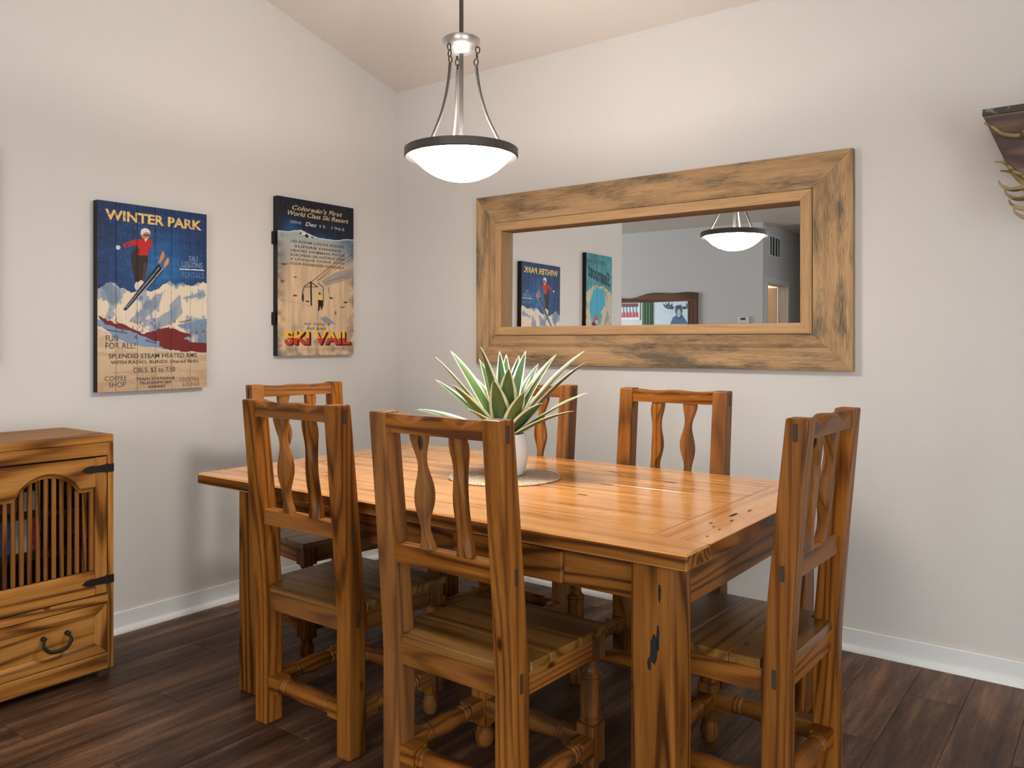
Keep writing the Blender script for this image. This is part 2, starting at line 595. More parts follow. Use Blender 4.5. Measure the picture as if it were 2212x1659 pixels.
# windows (behind the camera and in the living room)
def window(name, ax, pos, a0, a1, z0, z1, nsplit):
    root = thing(name, 'white framed window letting in daylight', 'window')
    del root['category']
    root['kind'] = 'structure'

    def bar(nm, p0, p1, q0, q1, mat, t=0.05):
        if ax == 'x':
            box(nm, pos - t / 2, pos + t / 2, p0, p1, q0, q1, mat, root, bevel=0)
        else:
            box(nm, p0, p1, pos - t / 2, pos + t / 2, q0, q1, mat, root, bevel=0)
    w = 0.06
    bar('window_frame', a0, a0 + w, z0, z1, M['trim'])
    bar('window_frame', a1 - w, a1, z0, z1, M['trim'])
    bar('window_frame', a0 + w, a1 - w, z0, z0 + w, M['trim'])
    bar('window_frame', a0 + w, a1 - w, z1 - w, z1, M['trim'])
    step = (a1 - a0) / nsplit
    for i in range(nsplit):
        if i:
            bar('mullion', a0 + i * step - 0.03, a0 + i * step + 0.03, z0 + w, z1 - w, M['trim'])
        bar('pane', a0 + i * step + 0.03, a0 + (i + 1) * step - 0.03, z0 + w, z1 - w, M['pane'], 0.006)


window('window_1', 'y', -6.06, 2.0, 4.6, 0.0, 2.3, 2)
window('fill_window', 'x', XR + 0.06, -4.6, -2.2, 0.06, 2.15, 2)  # unseen opening, made full height so its light fills the low walls
window('window_3', 'x', XL - 0.06, -4.5, -1.5, 0.7, 2.3, 3)


# baseboards with a quarter-round shoe
def baseboard(name, along, a0, a1, label):
    T, H = 0.012, 0.088
    if along == 'x':
        b = box(name, a0, a1, -T, -0.0005, 0.0, H, M['trim'], bevel=0.003, axis=0)
        prof = [(0, 0)] + [(0.022 * math.cos(t), 0.022 * math.sin(t)) for t in np.linspace(0, PI / 2, 5)]
        bm = extrude_poly(prof, lambda p, q, d: (d, -T - p, q), a0, a1)
    else:
        b = box(name, 0.0005, T, a0, a1, 0.0, H, M['trim'], bevel=0.003, axis=1)
        prof = [(0, 0)] + [(0.022 * math.cos(t), 0.022 * math.sin(t)) for t in np.linspace(0, PI / 2, 5)]
        bm = extrude_poly(prof, lambda p, q, d: (T + p, d, q), a0, a1)
    struct(b, label)
    mk('shoe_molding', bm, M['trim'], b, smooth='auto')


baseboard('baseboard_right', 'x', 0.034, XR, 'white baseboard along the mirror wall')
baseboard('baseboard_left', 'y', -2.84, -0.0, 'white baseboard along the wall with ski signs')

# ------------------------------------------------------------------ dining table
TX0, TX1, TY0, TY1, TZ = 0.700, 2.668, -1.752, -0.612, 0.76
TH = 0.040
tb = thing('dining_table', 'long honey pine dining table with plank top, in the middle of the room', 'table', (0, 0, 0))


def tbox(nm, x0, x1, y0, y1, z0, z1, mat, axis=None, bevel=0.003, parent=None):
    return box(nm, x0, x1, y0, y1, z0, z1, mat, parent or tb, bevel=bevel, axis=axis)


FY0, FY1 = TY0 + 0.135, TY1 - 0.13
BX0, BX1 = TX0 + 0.16, TX1 - 0.155
gp = 0.0004
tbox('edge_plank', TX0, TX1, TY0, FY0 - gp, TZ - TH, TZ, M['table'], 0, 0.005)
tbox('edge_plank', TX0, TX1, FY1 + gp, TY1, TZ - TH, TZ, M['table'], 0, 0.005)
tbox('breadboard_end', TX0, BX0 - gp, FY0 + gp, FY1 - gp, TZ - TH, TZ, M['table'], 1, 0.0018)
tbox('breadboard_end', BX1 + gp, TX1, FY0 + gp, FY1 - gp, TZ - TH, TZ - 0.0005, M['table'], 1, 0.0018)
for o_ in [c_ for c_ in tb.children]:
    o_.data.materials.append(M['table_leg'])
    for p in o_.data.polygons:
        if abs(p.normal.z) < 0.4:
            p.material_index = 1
npl = 6
w = (FY1 - FY0) / npl
for i in range(npl):
    tbox('top_plank', BX0 + gp, BX1 - gp, FY0 + i * w + gp, FY0 + (i + 1) * w - gp, TZ - TH, TZ - 0.0002 * (i % 2), M['table'], 0, 0.0004)
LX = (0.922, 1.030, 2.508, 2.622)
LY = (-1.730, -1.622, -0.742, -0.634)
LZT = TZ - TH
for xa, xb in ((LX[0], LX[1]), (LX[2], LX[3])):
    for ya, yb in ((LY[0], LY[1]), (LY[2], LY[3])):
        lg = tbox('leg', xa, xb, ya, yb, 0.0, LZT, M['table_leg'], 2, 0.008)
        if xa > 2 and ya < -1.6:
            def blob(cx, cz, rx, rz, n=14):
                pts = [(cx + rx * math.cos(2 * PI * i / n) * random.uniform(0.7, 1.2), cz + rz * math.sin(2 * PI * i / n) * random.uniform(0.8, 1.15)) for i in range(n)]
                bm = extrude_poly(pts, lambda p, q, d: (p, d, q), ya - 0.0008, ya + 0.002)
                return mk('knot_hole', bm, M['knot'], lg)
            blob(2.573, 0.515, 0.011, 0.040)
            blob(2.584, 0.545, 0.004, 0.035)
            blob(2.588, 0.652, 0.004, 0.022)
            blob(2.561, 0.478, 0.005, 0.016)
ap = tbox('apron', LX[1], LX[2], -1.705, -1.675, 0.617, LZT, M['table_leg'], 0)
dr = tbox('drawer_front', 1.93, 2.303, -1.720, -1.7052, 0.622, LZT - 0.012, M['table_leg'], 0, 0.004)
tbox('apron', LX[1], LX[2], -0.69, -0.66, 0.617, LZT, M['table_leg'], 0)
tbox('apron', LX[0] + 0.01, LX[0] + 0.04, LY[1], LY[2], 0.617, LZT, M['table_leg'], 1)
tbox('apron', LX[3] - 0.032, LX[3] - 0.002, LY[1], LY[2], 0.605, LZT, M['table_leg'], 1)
# nail marks and splits in the table top
for cx, cy, rx, ry in ((2.585, -1.27, 0.006, 0.03), (2.60, -1.18, 0.003, 0.016), (2.61, -1.34, 0.003, 0.012), (2.575, -1.40, 0.004, 0.006),
                       (2.60, -1.44, 0.003, 0.004), (2.625, -1.46, 0.003, 0.004), (2.63, -1.55, 0.003, 0.004), (2.08, -1.26, 0.022, 0.006), (2.20, -0.88, 0.024, 0.006), (1.93, -0.80, 0.02, 0.005), (1.55, -1.45, 0.018, 0.004), (2.05, -1.05, 0.03, 0.004)):
    n = 10
    pts = [(cx + rx * math.cos(2 * PI * i / n) * random.uniform(0.7, 1.2), cy + ry * math.sin(2 * PI * i / n) * random.uniform(0.7, 1.2)) for i in range(n)]
    mk('knot_mark', extrude_poly(pts, lambda p, q, d: (p, q, d), TZ - 0.003, TZ + 0.0003), M['knot'], tb)

# ------------------------------------------------------------------ chairs
CW, CH = 0.456, 1.063
HW = CW / 2
PWD = 0.058
SEATZ = 0.457


def make_chair(label):
    c = thing('dining_chair', label, 'chair', group='carved pine chairs around the dining table')
    # y = 0 is the rear face of the posts near the floor, the chair looks to +y
    def back(z):
        return 0.0 if z < 0.40 else -0.052 * ((z - 0.40) / (CH - 0.40)) ** 1.15

    def front(z):
        return back(z) + (0.068 if z < 0.5 else 0.068 - 0.010 * (z - 0.5) / 0.56)
    zs = [0.0, 0.2, 0.40, 0.47, 0.60, 0.75, 0.90, CH]
    for s in (-1, 1):
        secs = []
        for z in zs:
            xi, xo = s * (HW - PWD), s * HW
            secs.append([(xi, back(z), z), (xo, back(z), z), (xo, front(z), z), (xi, front(z), z)])
        po = mk('back_post', loft(secs), M['chair'], c, bevel=0.006, axis=2, seg=2, angle=50)
        for zc, hh in ((1.028, 0.022), (0.680, 0.020), (0.415, 0.024)):
            yc = (back(zc) + front(zc)) / 2
            bm = bmesh.new()
            xo = s * HW
            bbox(bm, min(xo, xo + s * 0.0012) - (0.002 if s > 0 else 0), max(xo, xo + s * 0.0012) + (0.002 if s < 0 else 0), yc - 0.006, yc + 0.006, zc - hh, zc + hh)
            mk('tenon', bm, M['endgrain'], po, axis=2)

    # carved top rail
    def rail(nm, z0, z1, thick, carve):
        secs = []
        n = 22
        x0, x1 = -HW + PWD - 0.006, HW - PWD + 0.006
        for i in range(n + 1):
            t = i / n
            xx = x0 + (x1 - x0) * t
            zc = (z0 + z1) / 2
            yc = (back(zc) + front(zc)) / 2
            k = 0.0 if not carve else abs(math.cos(PI * 2.0 * t)) ** 1.5
            ch = 0.003 + 0.017 * (1 - k) if carve else 0.003
            cz = 0.003 + 0.022 * (1 - k) if carve else 0.003
            hf = thick / 2
            dip = 0.003 * (1 - k) if carve else 0
            secs.append([(xx, yc - hf, z0), (xx, yc + hf, z0), (xx, yc + hf, z1 - cz), (xx, yc + hf - ch, z1 - dip), (xx, yc - hf + ch, z1 - dip), (xx, yc - hf, z1 - cz)])
        return mk(nm, loft(secs), M['chair'], c, axis=0)
    rail('top_rail', 1.010, CH - 0.004, 0.046, True)
    rail('lower_rail', 0.657, 0.706, 0.040, False)
    # two carved splats
    for s in (-1, 1):
        secs = []
        n = 30
        for i in range(n + 1):
            t = i / n
            z = 0.700 + (1.014 - 0.700) * t
            yc = (back(z) + front(z)) / 2
            xc = s * 0.066 + 0.004 * math.sin(2 * PI * 1.5 * t + (0.4 if s > 0 else 2.2))
            hw = 0.0205 + 0.0055 * math.cos(2 * PI * 2.0 * t + 0.5)
            hd = 0.016
            ph = 2 * PI * 1.6 * t + (0 if s > 0 else PI)
            a = 0.003 + 0.011 * (0.5 + 0.5 * math.sin(ph)) ** 1.5
            b = 0.003 + 0.011 * (0.5 - 0.5 * math.sin(ph)) ** 1.5
            secs.append([(xc - hw, yc + hd - a, z), (xc - hw + a, yc + hd, z), (xc + hw - b, yc + hd, z), (xc + hw, yc + hd - b, z),
                         (xc + hw, yc - hd + a, z), (xc + hw - a, yc - hd, z), (xc - hw + b, yc - hd, z), (xc - hw, yc - hd + b, z)])
        mk('splat', loft(secs), M['chair'], c, axis=2)
    # seat boards
    SD = 0.430
    nb = 3
    y0, y1 = 0.012, SD
    bw = (y1 - y0) / nb
    for i in range(nb):
        a, b = y0 + i * bw, y0 + (i + 1) * bw
        bm = bmesh.new()
        if i == 0:
            # board notched around the posts
            f0 = 0.0695
            pts = [(-HW + PWD + 0.001, a), (HW - PWD - 0.001, a), (HW - PWD - 0.001, f0), (HW + 0.004, f0), (HW + 0.004, b - 0.0004), (-HW - 0.004, b - 0.0004), (-HW - 0.004, f0), (-HW + PWD + 0.001, f0)]
        else:
            pts = [(-HW - 0.004, a + 0.0004), (HW + 0.004, a + 0.0004), (HW + 0.004, b), (-HW - 0.004, b)]
        bm.free()
        mk('seat_board', extrude_poly(pts, lambda p, q, d: (p, q, d), SEATZ - 0.024, SEATZ), M['seat'], c, bevel=0.0022, axis=0)
    # aprons
    za, zb = 0.372, SEATZ - 0.0245
    box('apron', -HW + PWD - 0.004, HW - PWD + 0.004, 0.016, 0.040, za, zb, M['chair'], c, axis=0)
    for s in (-1, 1):
        xo = s * (HW - 0.006)
        box('apron', min(xo, xo - s * 0.026), max(xo, xo - s * 0.026), 0.066, SD - 0.066, za, zb, M['chair'], c, axis=1)
    box('apron', -HW + 0.062, HW - 0.062, SD - 0.040, SD - 0.014, za, zb, M['chair'], c, axis=0)
    # turned front legs
    prof = [(0.020, 0.0), (0.027, 0.012), (0.030, 0.035), (0.022, 0.062), (0.026, 0.070), (0.026, 0.076)]
    prof2 = [(0.024, 0.182), (0.030, 0.190), (0.030, 0.197), (0.025, 0.201), (0.029, 0.206), (0.029, 0.212), (0.028, 0.217), (0.031, 0.25), (0.029, 0.296),
             (0.032, 0.302), (0.032, 0.309), (0.028, 0.312), (0.032, 0.316), (0.032, 0.322), (0.024, 0.328), (0.020, 0.345), (0.027, 0.362), (0.027, 0.370)]
    for s in (-1, 1):
        bm = lathe(prof, 20)
        for part in (lathe(prof2, 20),):
            t = bpy.data.meshes.new('t')
            part.to_mesh(t)
            part.free()
            bm.from_mesh(t)
            bpy.data.meshes.remove(t)
        bbox(bm, -0.028, 0.028, -0.028, 0.028, 0.074, 0.184)
        bbox(bm, -0.029, 0.029, -0.029, 0.029, 0.366, zb)
        mk('front_leg', bm, M['chair'], c, loc=(s * (HW - 0.033), SD - 0.036, 0), smooth='auto', axis=2)
    # turned stretchers with square ends
    def stretcher(p0, p1):
        p0, p1 = Vector(p0), Vector(p1)
        ln = (p1 - p0).length
        B = 0.055
        bm = bmesh.new()
        bbox(bm, -0.025, 0.025, -0.025, 0.025, 0.0, B)
        bbox(bm, -0.025, 0.025, -0.025, 0.025, ln - B, ln)
        e = ln - B
        pr = [(0.020, B - 0.002), (0.026, B + 0.006), (0.026, B + 0.011), (0.022, B + 0.014), (0.026, B + 0.018), (0.026, B + 0.024), (0.022, B + 0.028), (0.024, B + 0.034),
              (0.029, ln / 2), (0.024, e - 0.034), (0.022, e - 0.028), (0.026, e - 0.024), (0.026, e - 0.018), (0.022, e - 0.014), (0.026, e - 0.011), (0.026, e - 0.006), (0.020, e + 0.002)]
        part = lathe(pr, 20)
        t = bpy.data.meshes.new('t')
        part.to_mesh(t)
        part.free()
        bm.from_mesh(t)
        bpy.data.meshes.remove(t)
        q = (p1 - p0).to_track_quat('Z', 'Y')
        o = mk('stretcher', bm, M['chair'], c, loc=p0, smooth='auto', axis=2)
        o.rotation_euler = q.to_euler()
    zz = 0.130
    stretcher((-HW + PWD - 0.004, 0.034, zz), (HW - PWD + 0.004, 0.034, zz))
    for s in (-1, 1):
        stretcher((s * (HW - 0.030), 0.066, zz), (s * (HW - 0.030), SD - 0.062, zz))
    stretcher((-HW + 0.058, SD - 0.036, zz), (HW - 0.058, SD - 0.036, zz))
    return c


# (x, y, rot) : y/x of the rear face of the posts near the floor, middle of the back
CH_SPOTS = [
    ((1.400, -1.838), 0.0, 'carved pine chair on the near side of the table, beside the cabinet end'),
    ((2.066, -1.912), math.radians(-1.5), 'carved pine chair nearest the camera, standing in front of the table drawer'),
    ((2.816, -1.262), math.radians(89.0), 'carved pine chair at the right head of the table, seen from its side'),
    ((2.052, -0.555), math.radians(180), 'carved pine chair behind the table, below the middle of the big mirror'),
    ((1.352, -0.542), math.radians(180), 'carved pine chair behind the potted plant, against the mirror wall'),
    ((0.500, -1.125), math.radians(-90 - 8), 'carved pine chair at the left head of the table, below the chairlift sign'),
]
base_chair = make_chair(CH_SPOTS[0][2])
for i, ((x, y), r, lab) in enumerate(CH_SPOTS):
    c = base_chair if i == 0 else copy_tree(base_chair)
    c.location = (x, y, 0)
    c.rotation_euler = (0, 0, r)
    c['label'] = lab

# ------------------------------------------------------------------ big mirror with weathered frame
mr = thing('wall_mirror', 'large rectangular mirror in a weathered brown wooden frame on the wall', 'mirror', (0, 0, 0))
MX0, MX1, MZ0, MZ1 = 0.640, 2.594, 1.130, 2.030


def frame_side(nm, corners_o, corners_i, prof, mat, axis):
    """loft between the two mitred ends; prof = list of (t, y) with t 0 outer 1 inner"""
    (o0, o1), (i0, i1) = corners_o, corners_i
    secs = []
    for o, i_ in ((o0, i0), (o1, i1)):
        secs.append([(o[0] + (i_[0] - o[0]) * t, y, o[1] + (i_[1] - o[1]) * t) for t, y in prof])
    return mk(nm, loft(secs), mat, mr, bevel=0.0015, axis=axis, angle=20)


FWX, FWZ = 0.150, 0.150
ou = [(MX0, MZ0), (MX1, MZ0), (MX1, MZ1), (MX0, MZ1)]
inn = [(MX0 + FWX, MZ0 + FWZ), (MX1 - FWX, MZ0 + FWZ), (MX1 - FWX, MZ1 - FWZ), (MX0 + FWX, MZ1 - FWZ)]
prof = [(0, -0.001), (0, -0.036), (0.10, -0.042), (0.62, -0.045), (0.74, -0.055), (1, -0.064), (1, -0.001)]
for i in range(4):
    j = (i + 1) % 4
    frame_side('frame_board', (ou[i], ou[j]), (inn[i], inn[j]), prof, M['frame'], 0 if i % 2 == 0 else 2)
TW = 0.048
in2 = [(inn[0][0] + TW, inn[0][1] + TW), (inn[1][0] - TW, inn[1][1] + TW), (inn[2][0] - TW, inn[2][1] - TW), (inn[3][0] + TW, inn[3][1] - TW)]
g = 0.0022
ou2 = [(inn[0][0] + g, inn[0][1] + g), (inn[1][0] - g, inn[1][1] + g), (inn[2][0] - g, inn[2][1] - g), (inn[3][0] + g, inn[3][1] - g)]
prof2 = [(0, -0.001), (0, -0.068), (0.15, -0.073), (0.9, -0.076), (1, -0.074), (1, -0.001)]
for i in range(4):
    j = (i + 1) % 4
    frame_side('inner_trim', (ou2[i], ou2[j]), (in2[i], in2[j]), prof2, M['frame_trim'], 0 if i % 2 == 0 else 2)
zc = (MZ0 + MZ1) / 2
gx0, gx1, gz0, gz1 = in2[0][0] - 0.004, in2[1][0] + 0.004, in2[0][1] - 0.004, in2[2][1] + 0.004
gl = box('mirror_glass', gx0 - (gx0 + gx1) / 2, gx1 - (gx0 + gx1) / 2, -0.0015, 0.0015, gz0 - zc, gz1 - zc, M['glass'], mr, bevel=0)
gl.location = ((gx0 + gx1) / 2, -0.014, zc)
gl.rotation_euler = (math.radians(-0.38), 0, math.radians(0.4))

# ------------------------------------------------------------------ pendant lamp
LPX, LPY = 1.600, -1.292
lp = thing('pendant_lamp', 'hanging bowl lamp with white glass and dark metal ring over the table', 'lamp', (LPX, LPY, 0))
RZT = 1.928
RR = 0.200
bm = lathe([(RR - 0.021, RZT - 0.026), (RR - 0.004, RZT - 0.032), (RR, RZT - 0.028), (RR, RZT - 0.003), (RR - 0.004, RZT), (RR - 0.021, RZT), (RR - 0.021, RZT - 0.026)], 72, False)
mk('ring', bm, M['bronze'], lp, smooth='auto')
# bowl : double walled glass shell
R0, D0 = RR - 0.0215, 0.094
RC = (R0 * R0 + D0 * D0) / (2 * D0)
amax = math.asin(R0 / RC)
pr = []
for i in range(10):
    a = amax * (1 - i / 9)
    pr.append((RC * math.sin(a) + 0.0005, RZT - 0.020 - D0 + RC * (1 - math.cos(a))))
inner = [(max(r - 0.004, 0.0004), z + 0.004) for r, z in pr][::-1]
bm = lathe(pr + inner[1:], 44, False)
bo = mk('glass_bowl', bm, M['bowl'], lp, smooth=True)
bo.data.materials.append(M['bowl_inside'])
npr = len(pr)
for fi, p in enumerate(bo.data.polygons):
    # the upper (inner) wall of the shell is dimmer than the frosted outside
    zc_ = p.center.z
    rc_ = math.hypot(p.center.x, p.center.y)
    zo = RZT - 0.020 - D0 + RC - math.sqrt(max(RC * RC - rc_ * rc_, 0.0))
    p.material_index = 1 if zc_ > zo + 0.002 else 0
bl = bpy.data.lights.new('lamp_bulb', 'POINT')
bl.energy = 19
bl.color = (1.0, 0.965, 0.92)
bl.shadow_soft_size = 0.02
blo = bpy.data.objects.new('lamp_bulb', bl)
COL.objects.link(blo)
blo.parent = lp
blo.location = (0, 0, RZT - 0.040)
# hub, stem, canopy
HZ = 2.262
bm = lathe([(0.004, HZ), (0.026, HZ + 0.001), (0.038, HZ + 0.008), (0.055, HZ + 0.022), (0.066, HZ + 0.034), (0.067, HZ + 0.050), (0.060, HZ + 0.056), (0.02, HZ + 0.062), (0.004, HZ + 0.066)], 40)
mk('hub', bm, M['nickel'], lp, smooth='auto')
ceil_z = CZ0 - LPY * SL
mk('stem', tube([(0, 0, RZT - 0.02), (0, 0, HZ + 0.01)], 0.0075, 12), M['bronze'], lp, smooth='auto')
mk('stem', tube([(0, 0, HZ + 0.06), (0, 0, ceil_z - 0.02)], 0.0075, 12), M['bronze'], lp, smooth='auto')
bm = lathe([(0.008, ceil_z - 0.034), (0.05, ceil_z - 0.030), (0.064, ceil_z - 0.016), (0.066, ceil_z - 0.001)], 36)
mk('ceiling_canopy', bm, M['nickel'], lp, smooth='auto', rot=(0, 0, 0))
A = math.radians(36.8)
dv, rv = Vector((-math.sin(A), math.cos(A), 0)), Vector((math.cos(A), math.sin(A), 0))
for th in (108, -12, 228):
    t = math.radians(th)
    e = rv * math.cos(t) + dv * math.sin(t)
    prof = [(0.150, RZT - 0.004), (0.122, RZT + 0.050), (0.094, RZT + 0.110), (0.072, RZT + 0.180), (0.060, RZT + 0.240), (0.054, RZT + 0.292)]
    pts = [tuple(e * r + Vector((0, 0, z))) for r, z in spline(prof, 5)]
    n = len(pts)
    ro = mk('arm', tube(pts, [0.0058 - 0.0012 * (1 - i / n) for i in range(n)], 10), M['bronze'], lp, smooth='auto')
    # chain links
    for kk in range(3):
        zc2 = RZT + 0.302 + kk * 0.021
        ring = []
        q = Vector((-e.y, e.x, 0)) if kk % 2 else e
        for j in range(13):
            a = 2 * PI * j / 12
            ring.append(tuple(e * (0.0535 + 0.003 * kk) + q * 0.0075 * math.cos(a) + Vector((0, 0, zc2 + 0.012 * math.sin(a)))))
        mk('chain_link', tube(ring, 0.0022, 6), M['iron'], ro, smooth='auto')

# ------------------------------------------------------------------ cabinet
CBY0, CBY1, CBX, CBZ = -2.392, -1.923, 0.424, 0.903
cb = thing('storage_cabinet', 'pine cabinet with arched slatted door and a drawer below', 'cabinet', (0, 0, 0))


def cbox(nm, x0, x1, y0, y1, z0, z1, axis=None, bevel=0.003, parent=None, mat=None):
    return box(nm, x0, x1, y0, y1, z0, z1, mat or M['cabinet'], parent or cb, bevel=bevel, axis=axis)


XB = 0.024
XF = CBX - 0.002
cbox('top', XB, CBX, CBY0, CBY1, CBZ - 0.030, CBZ, 1, 0.004)
cbox('side_panel', XB, XF - 0.022, CBY1 - 0.020, CBY1 - 0.002, 0.03, CBZ - 0.0302, 2)
cbox('side_panel', XB, XF - 0.022, CBY0 + 0.002, CBY0 + 0.020, 0.03, CBZ - 0.0302, 2)
cbox('back_panel', XB, XB + 0.010, CBY0 + 0.020, CBY1 - 0.020, 0.03, CBZ - 0.0302, 2, 0, mat=M['back_shade'])
cbox('bottom_panel', XB + 0.010, XF - 0.022, CBY0 + 0.020, CBY1 - 0.020, 0.29, 0.305, 1, 0, mat=M['cab_shade'])
# face frame
SW = 0.021
cbox('stile', XF - 0.022, XF, CBY1 - SW, CBY1, 0.028, CBZ - 0.0302, 2, 0.002)
cbox('stile', XF - 0.022, XF, CBY0, CBY0 + SW, 0.028, CBZ - 0.0302, 2, 0.002)
ya, yb = CBY0 + SW, CBY1 - SW
cbox('rail', XF - 0.022, XF - 0.0005, ya, yb, 0.825, CBZ - 0.0302, 1, 0.002)
cbox('rail', XF - 0.022, XF - 0.0005, ya, yb, 0.277, 0.308, 1, 0.002)
cbox('rail', XF - 0.022, XF - 0.0005, ya, yb, 0.028, 0.087, 1, 0.002)
for yy in (CBY1 - 0.05, CBY0 + 0.01):
    cbox('foot', CBX - 0.075, CBX - 0.010, yy, yy + 0.04, 0.0, 0.0275, 1, 0.003, mat=M['endgrain'])
    cbox('foot', XB + 0.01, XB + 0.07, yy, yy + 0.04, 0.0, 0.0275, 1, 0.003, mat=M['endgrain'])
# door
d0, d1 = ya + 0.004, yb - 0.004
dz0, dz1 = 0.3120, 0.8205
st = 0.043
dxa, dxb = XF - 0.020, XF + 0.001
dm = (d0 + d1) / 2
door = cbox('door', dxa, dxb, d1 - st, d1, dz0, dz1, 2, 0.0025)     # right stile carries the rest of the door
cbox('door_stile', dxa, dxb, d0, d0 + st, dz0, dz1, 2, 0.0025, parent=door)
cbox('door_rail', dxa, dxb, d0 + st, d1 - st, dz0, 0.402, 1, 0.0025, parent=door)
# arched top rail
i0, i1 = d0 + st, d1 - st
zsp = 0.712
hwid = (i1 - i0) / 2
ah = hwid - 0.056
ar = (ah * ah + 0.068 ** 2) / (2 * 0.068)
at_ = math.asin(min(1.0, ah / ar))
arch = [(dm + ar * math.sin(t), zsp + 0.068 - ar + ar * math.cos(t)) for t in np.linspace(at_, -at_, 19)]
pts = [(i0, dz1), (i1, dz1), (i1, zsp)] + arch + [(i0, zsp)]
mk('arched_rail', extrude_poly(pts, lambda p, q, d: (d, p, q), dxa, dxb - 0.0003), M['cabinet'], door, bevel=0.0015, axis=1, angle=30)
# thin inner strip following the arch, set back
arch2 = list(arch)
arch3 = [(p, q - 0.016) for p, q in arch]
pts = [(i1 - 0.002, zsp)] + arch2 + [(i0 + 0.002, zsp), (i0 + 0.002, zsp - 0.016)] + arch3[::-1] + [(i1 - 0.002, zsp - 0.016)]
mk('arch_strip', extrude_poly(pts, lambda p, q, d: (d, p, q), dxa - 0.007, dxb - 0.011), M['table_leg'], door, axis=1)
cbox('inner_stile', dxa - 0.007, dxb - 0.011, i1 - 0.016, i1 - 0.0002, 0.4022, zsp - 0.0165, 2, 0.002, parent=door, mat=M['table_leg'])
cbox('inner_stile', dxa - 0.007, dxb - 0.011, i0 + 0.0002, i0 + 0.016, 0.4022, zsp - 0.0165, 2, 0.002, parent=door, mat=M['table_leg'])
ns = 11
for i in range(ns):
    yy = i0 + 0.032 + (i1 - i0 - 0.064) * i / (ns - 1)
    zt = zsp + 0.054 - ar + math.sqrt(ar * ar - (yy - dm) ** 2) if abs(yy - dm) < ah else zsp - 0.014
    cbox('slat', dxa - 0.006, dxa + 0.007, yy - 0.0072, yy + 0.0072, 0.4022, zt + 0.003, 2, 0.003, parent=door, mat=M['table_leg'])


# strap hinges
def strap(zc, slope):
    y_r, y_t = CBY1 - 0.0005, CBY1 - 0.118
    pts = []
    top = [(y_r, zc + 0.015), (CBY1 - 0.033, zc + 0.014), (CBY1 - 0.070, zc + 0.012), (CBY1 - 0.085, zc + 0.014), (CBY1 - 0.104, zc + 0.010), (y_t, zc)]
    bot = [(CBY1 - 0.104, zc - 0.010), (CBY1 - 0.085, zc - 0.014), (CBY1 - 0.070, zc - 0.012), (CBY1 - 0.033, zc - 0.014), (y_r, zc - 0.015)]
    o = mk('strap_hinge', extrude_poly(top + bot, lambda p, q, d: (d, p, q), dxb + 0.0002, dxb + 0.003), M['iron'], door, bevel=0.0006)
    for dy in (0.028,):
        mk('hinge_pin', tube([(dxb + 0.003, CBY1 - dy, zc - 0.017), (dxb + 0.003, CBY1 - dy, zc + 0.017)], 0.004, 10), M['iron'], door, smooth='auto')


strap(0.778, 0)
strap(0.362, 0)
# drawer with raised moulding and bail pull
w0, w1 = ya + 0.004, yb - 0.004
e0, e1 = 0.090, 0.274
drw = cbox('drawer', XF - 0.024, XF - 0.012, w0, w1, e0, e1, 1, 0)
fr = 0.026
ou3 = [(w0, e0), (w1, e0), (w1, e1), (w0, e1)]
in3 = [(w0 + fr + 0.016, e0 + fr + 0.016), (w1 - fr - 0.016, e0 + fr + 0.016), (w1 - fr - 0.016, e1 - fr - 0.016), (w0 + fr + 0.016, e1 - fr - 0.016)]
for i in range(4):
    j = (i + 1) % 4
    secs = []
    for k_ in (i, j):
        o_, n_ = ou3[k_], in3[k_]
        secs.append([(xx, o_[0] + (n_[0] - o_[0]) * t, o_[1] + (n_[1] - o_[1]) * t) for t, xx in ((0, XF - 0.0125), (0, XF), (0.6, XF + 0.0005), (1, XF - 0.010), (1, XF - 0.0125))])
    mk('drawer_molding', loft(secs), M['cabinet'], drw, bevel=0.001, axis=1 if i % 2 == 0 else 2, angle=20)
yh0, yh1, zh = -2.172, -2.090, 0.200
for yy in (yh0, yh1):
    bm = lathe([(0.004, 0), (0.0075, 0.001), (0.009, 0.006), (0.0065, 0.012), (0.0085, 0.018), (0.004, 0.023)], 14)
    o = mk('pull_post', bm, M['iron'], drw, loc=(XF - 0.012, yy, zh), smooth='auto')
    o.rotation_euler = (0, PI / 2, 0)
bp = spline([(XF + 0.008, yh0, zh), (XF + 0.014, yh0 - 0.006, zh - 0.022), (XF + 0.017, yh0 + 0.012, zh - 0.044), (XF + 0.018, (yh0 + yh1) / 2, zh - 0.049), (XF + 0.017, yh1 - 0.012, zh - 0.044), (XF + 0.014, yh1 + 0.006, zh - 0.022), (XF + 0.008, yh1, zh)], 6)
mk('pull_handle', tube(bp, [0.0044 + 0.0026 * math.sin(PI * i / (len(bp) - 1)) for i in range(len(bp))], 10), M['iron'], drw, smooth='auto')
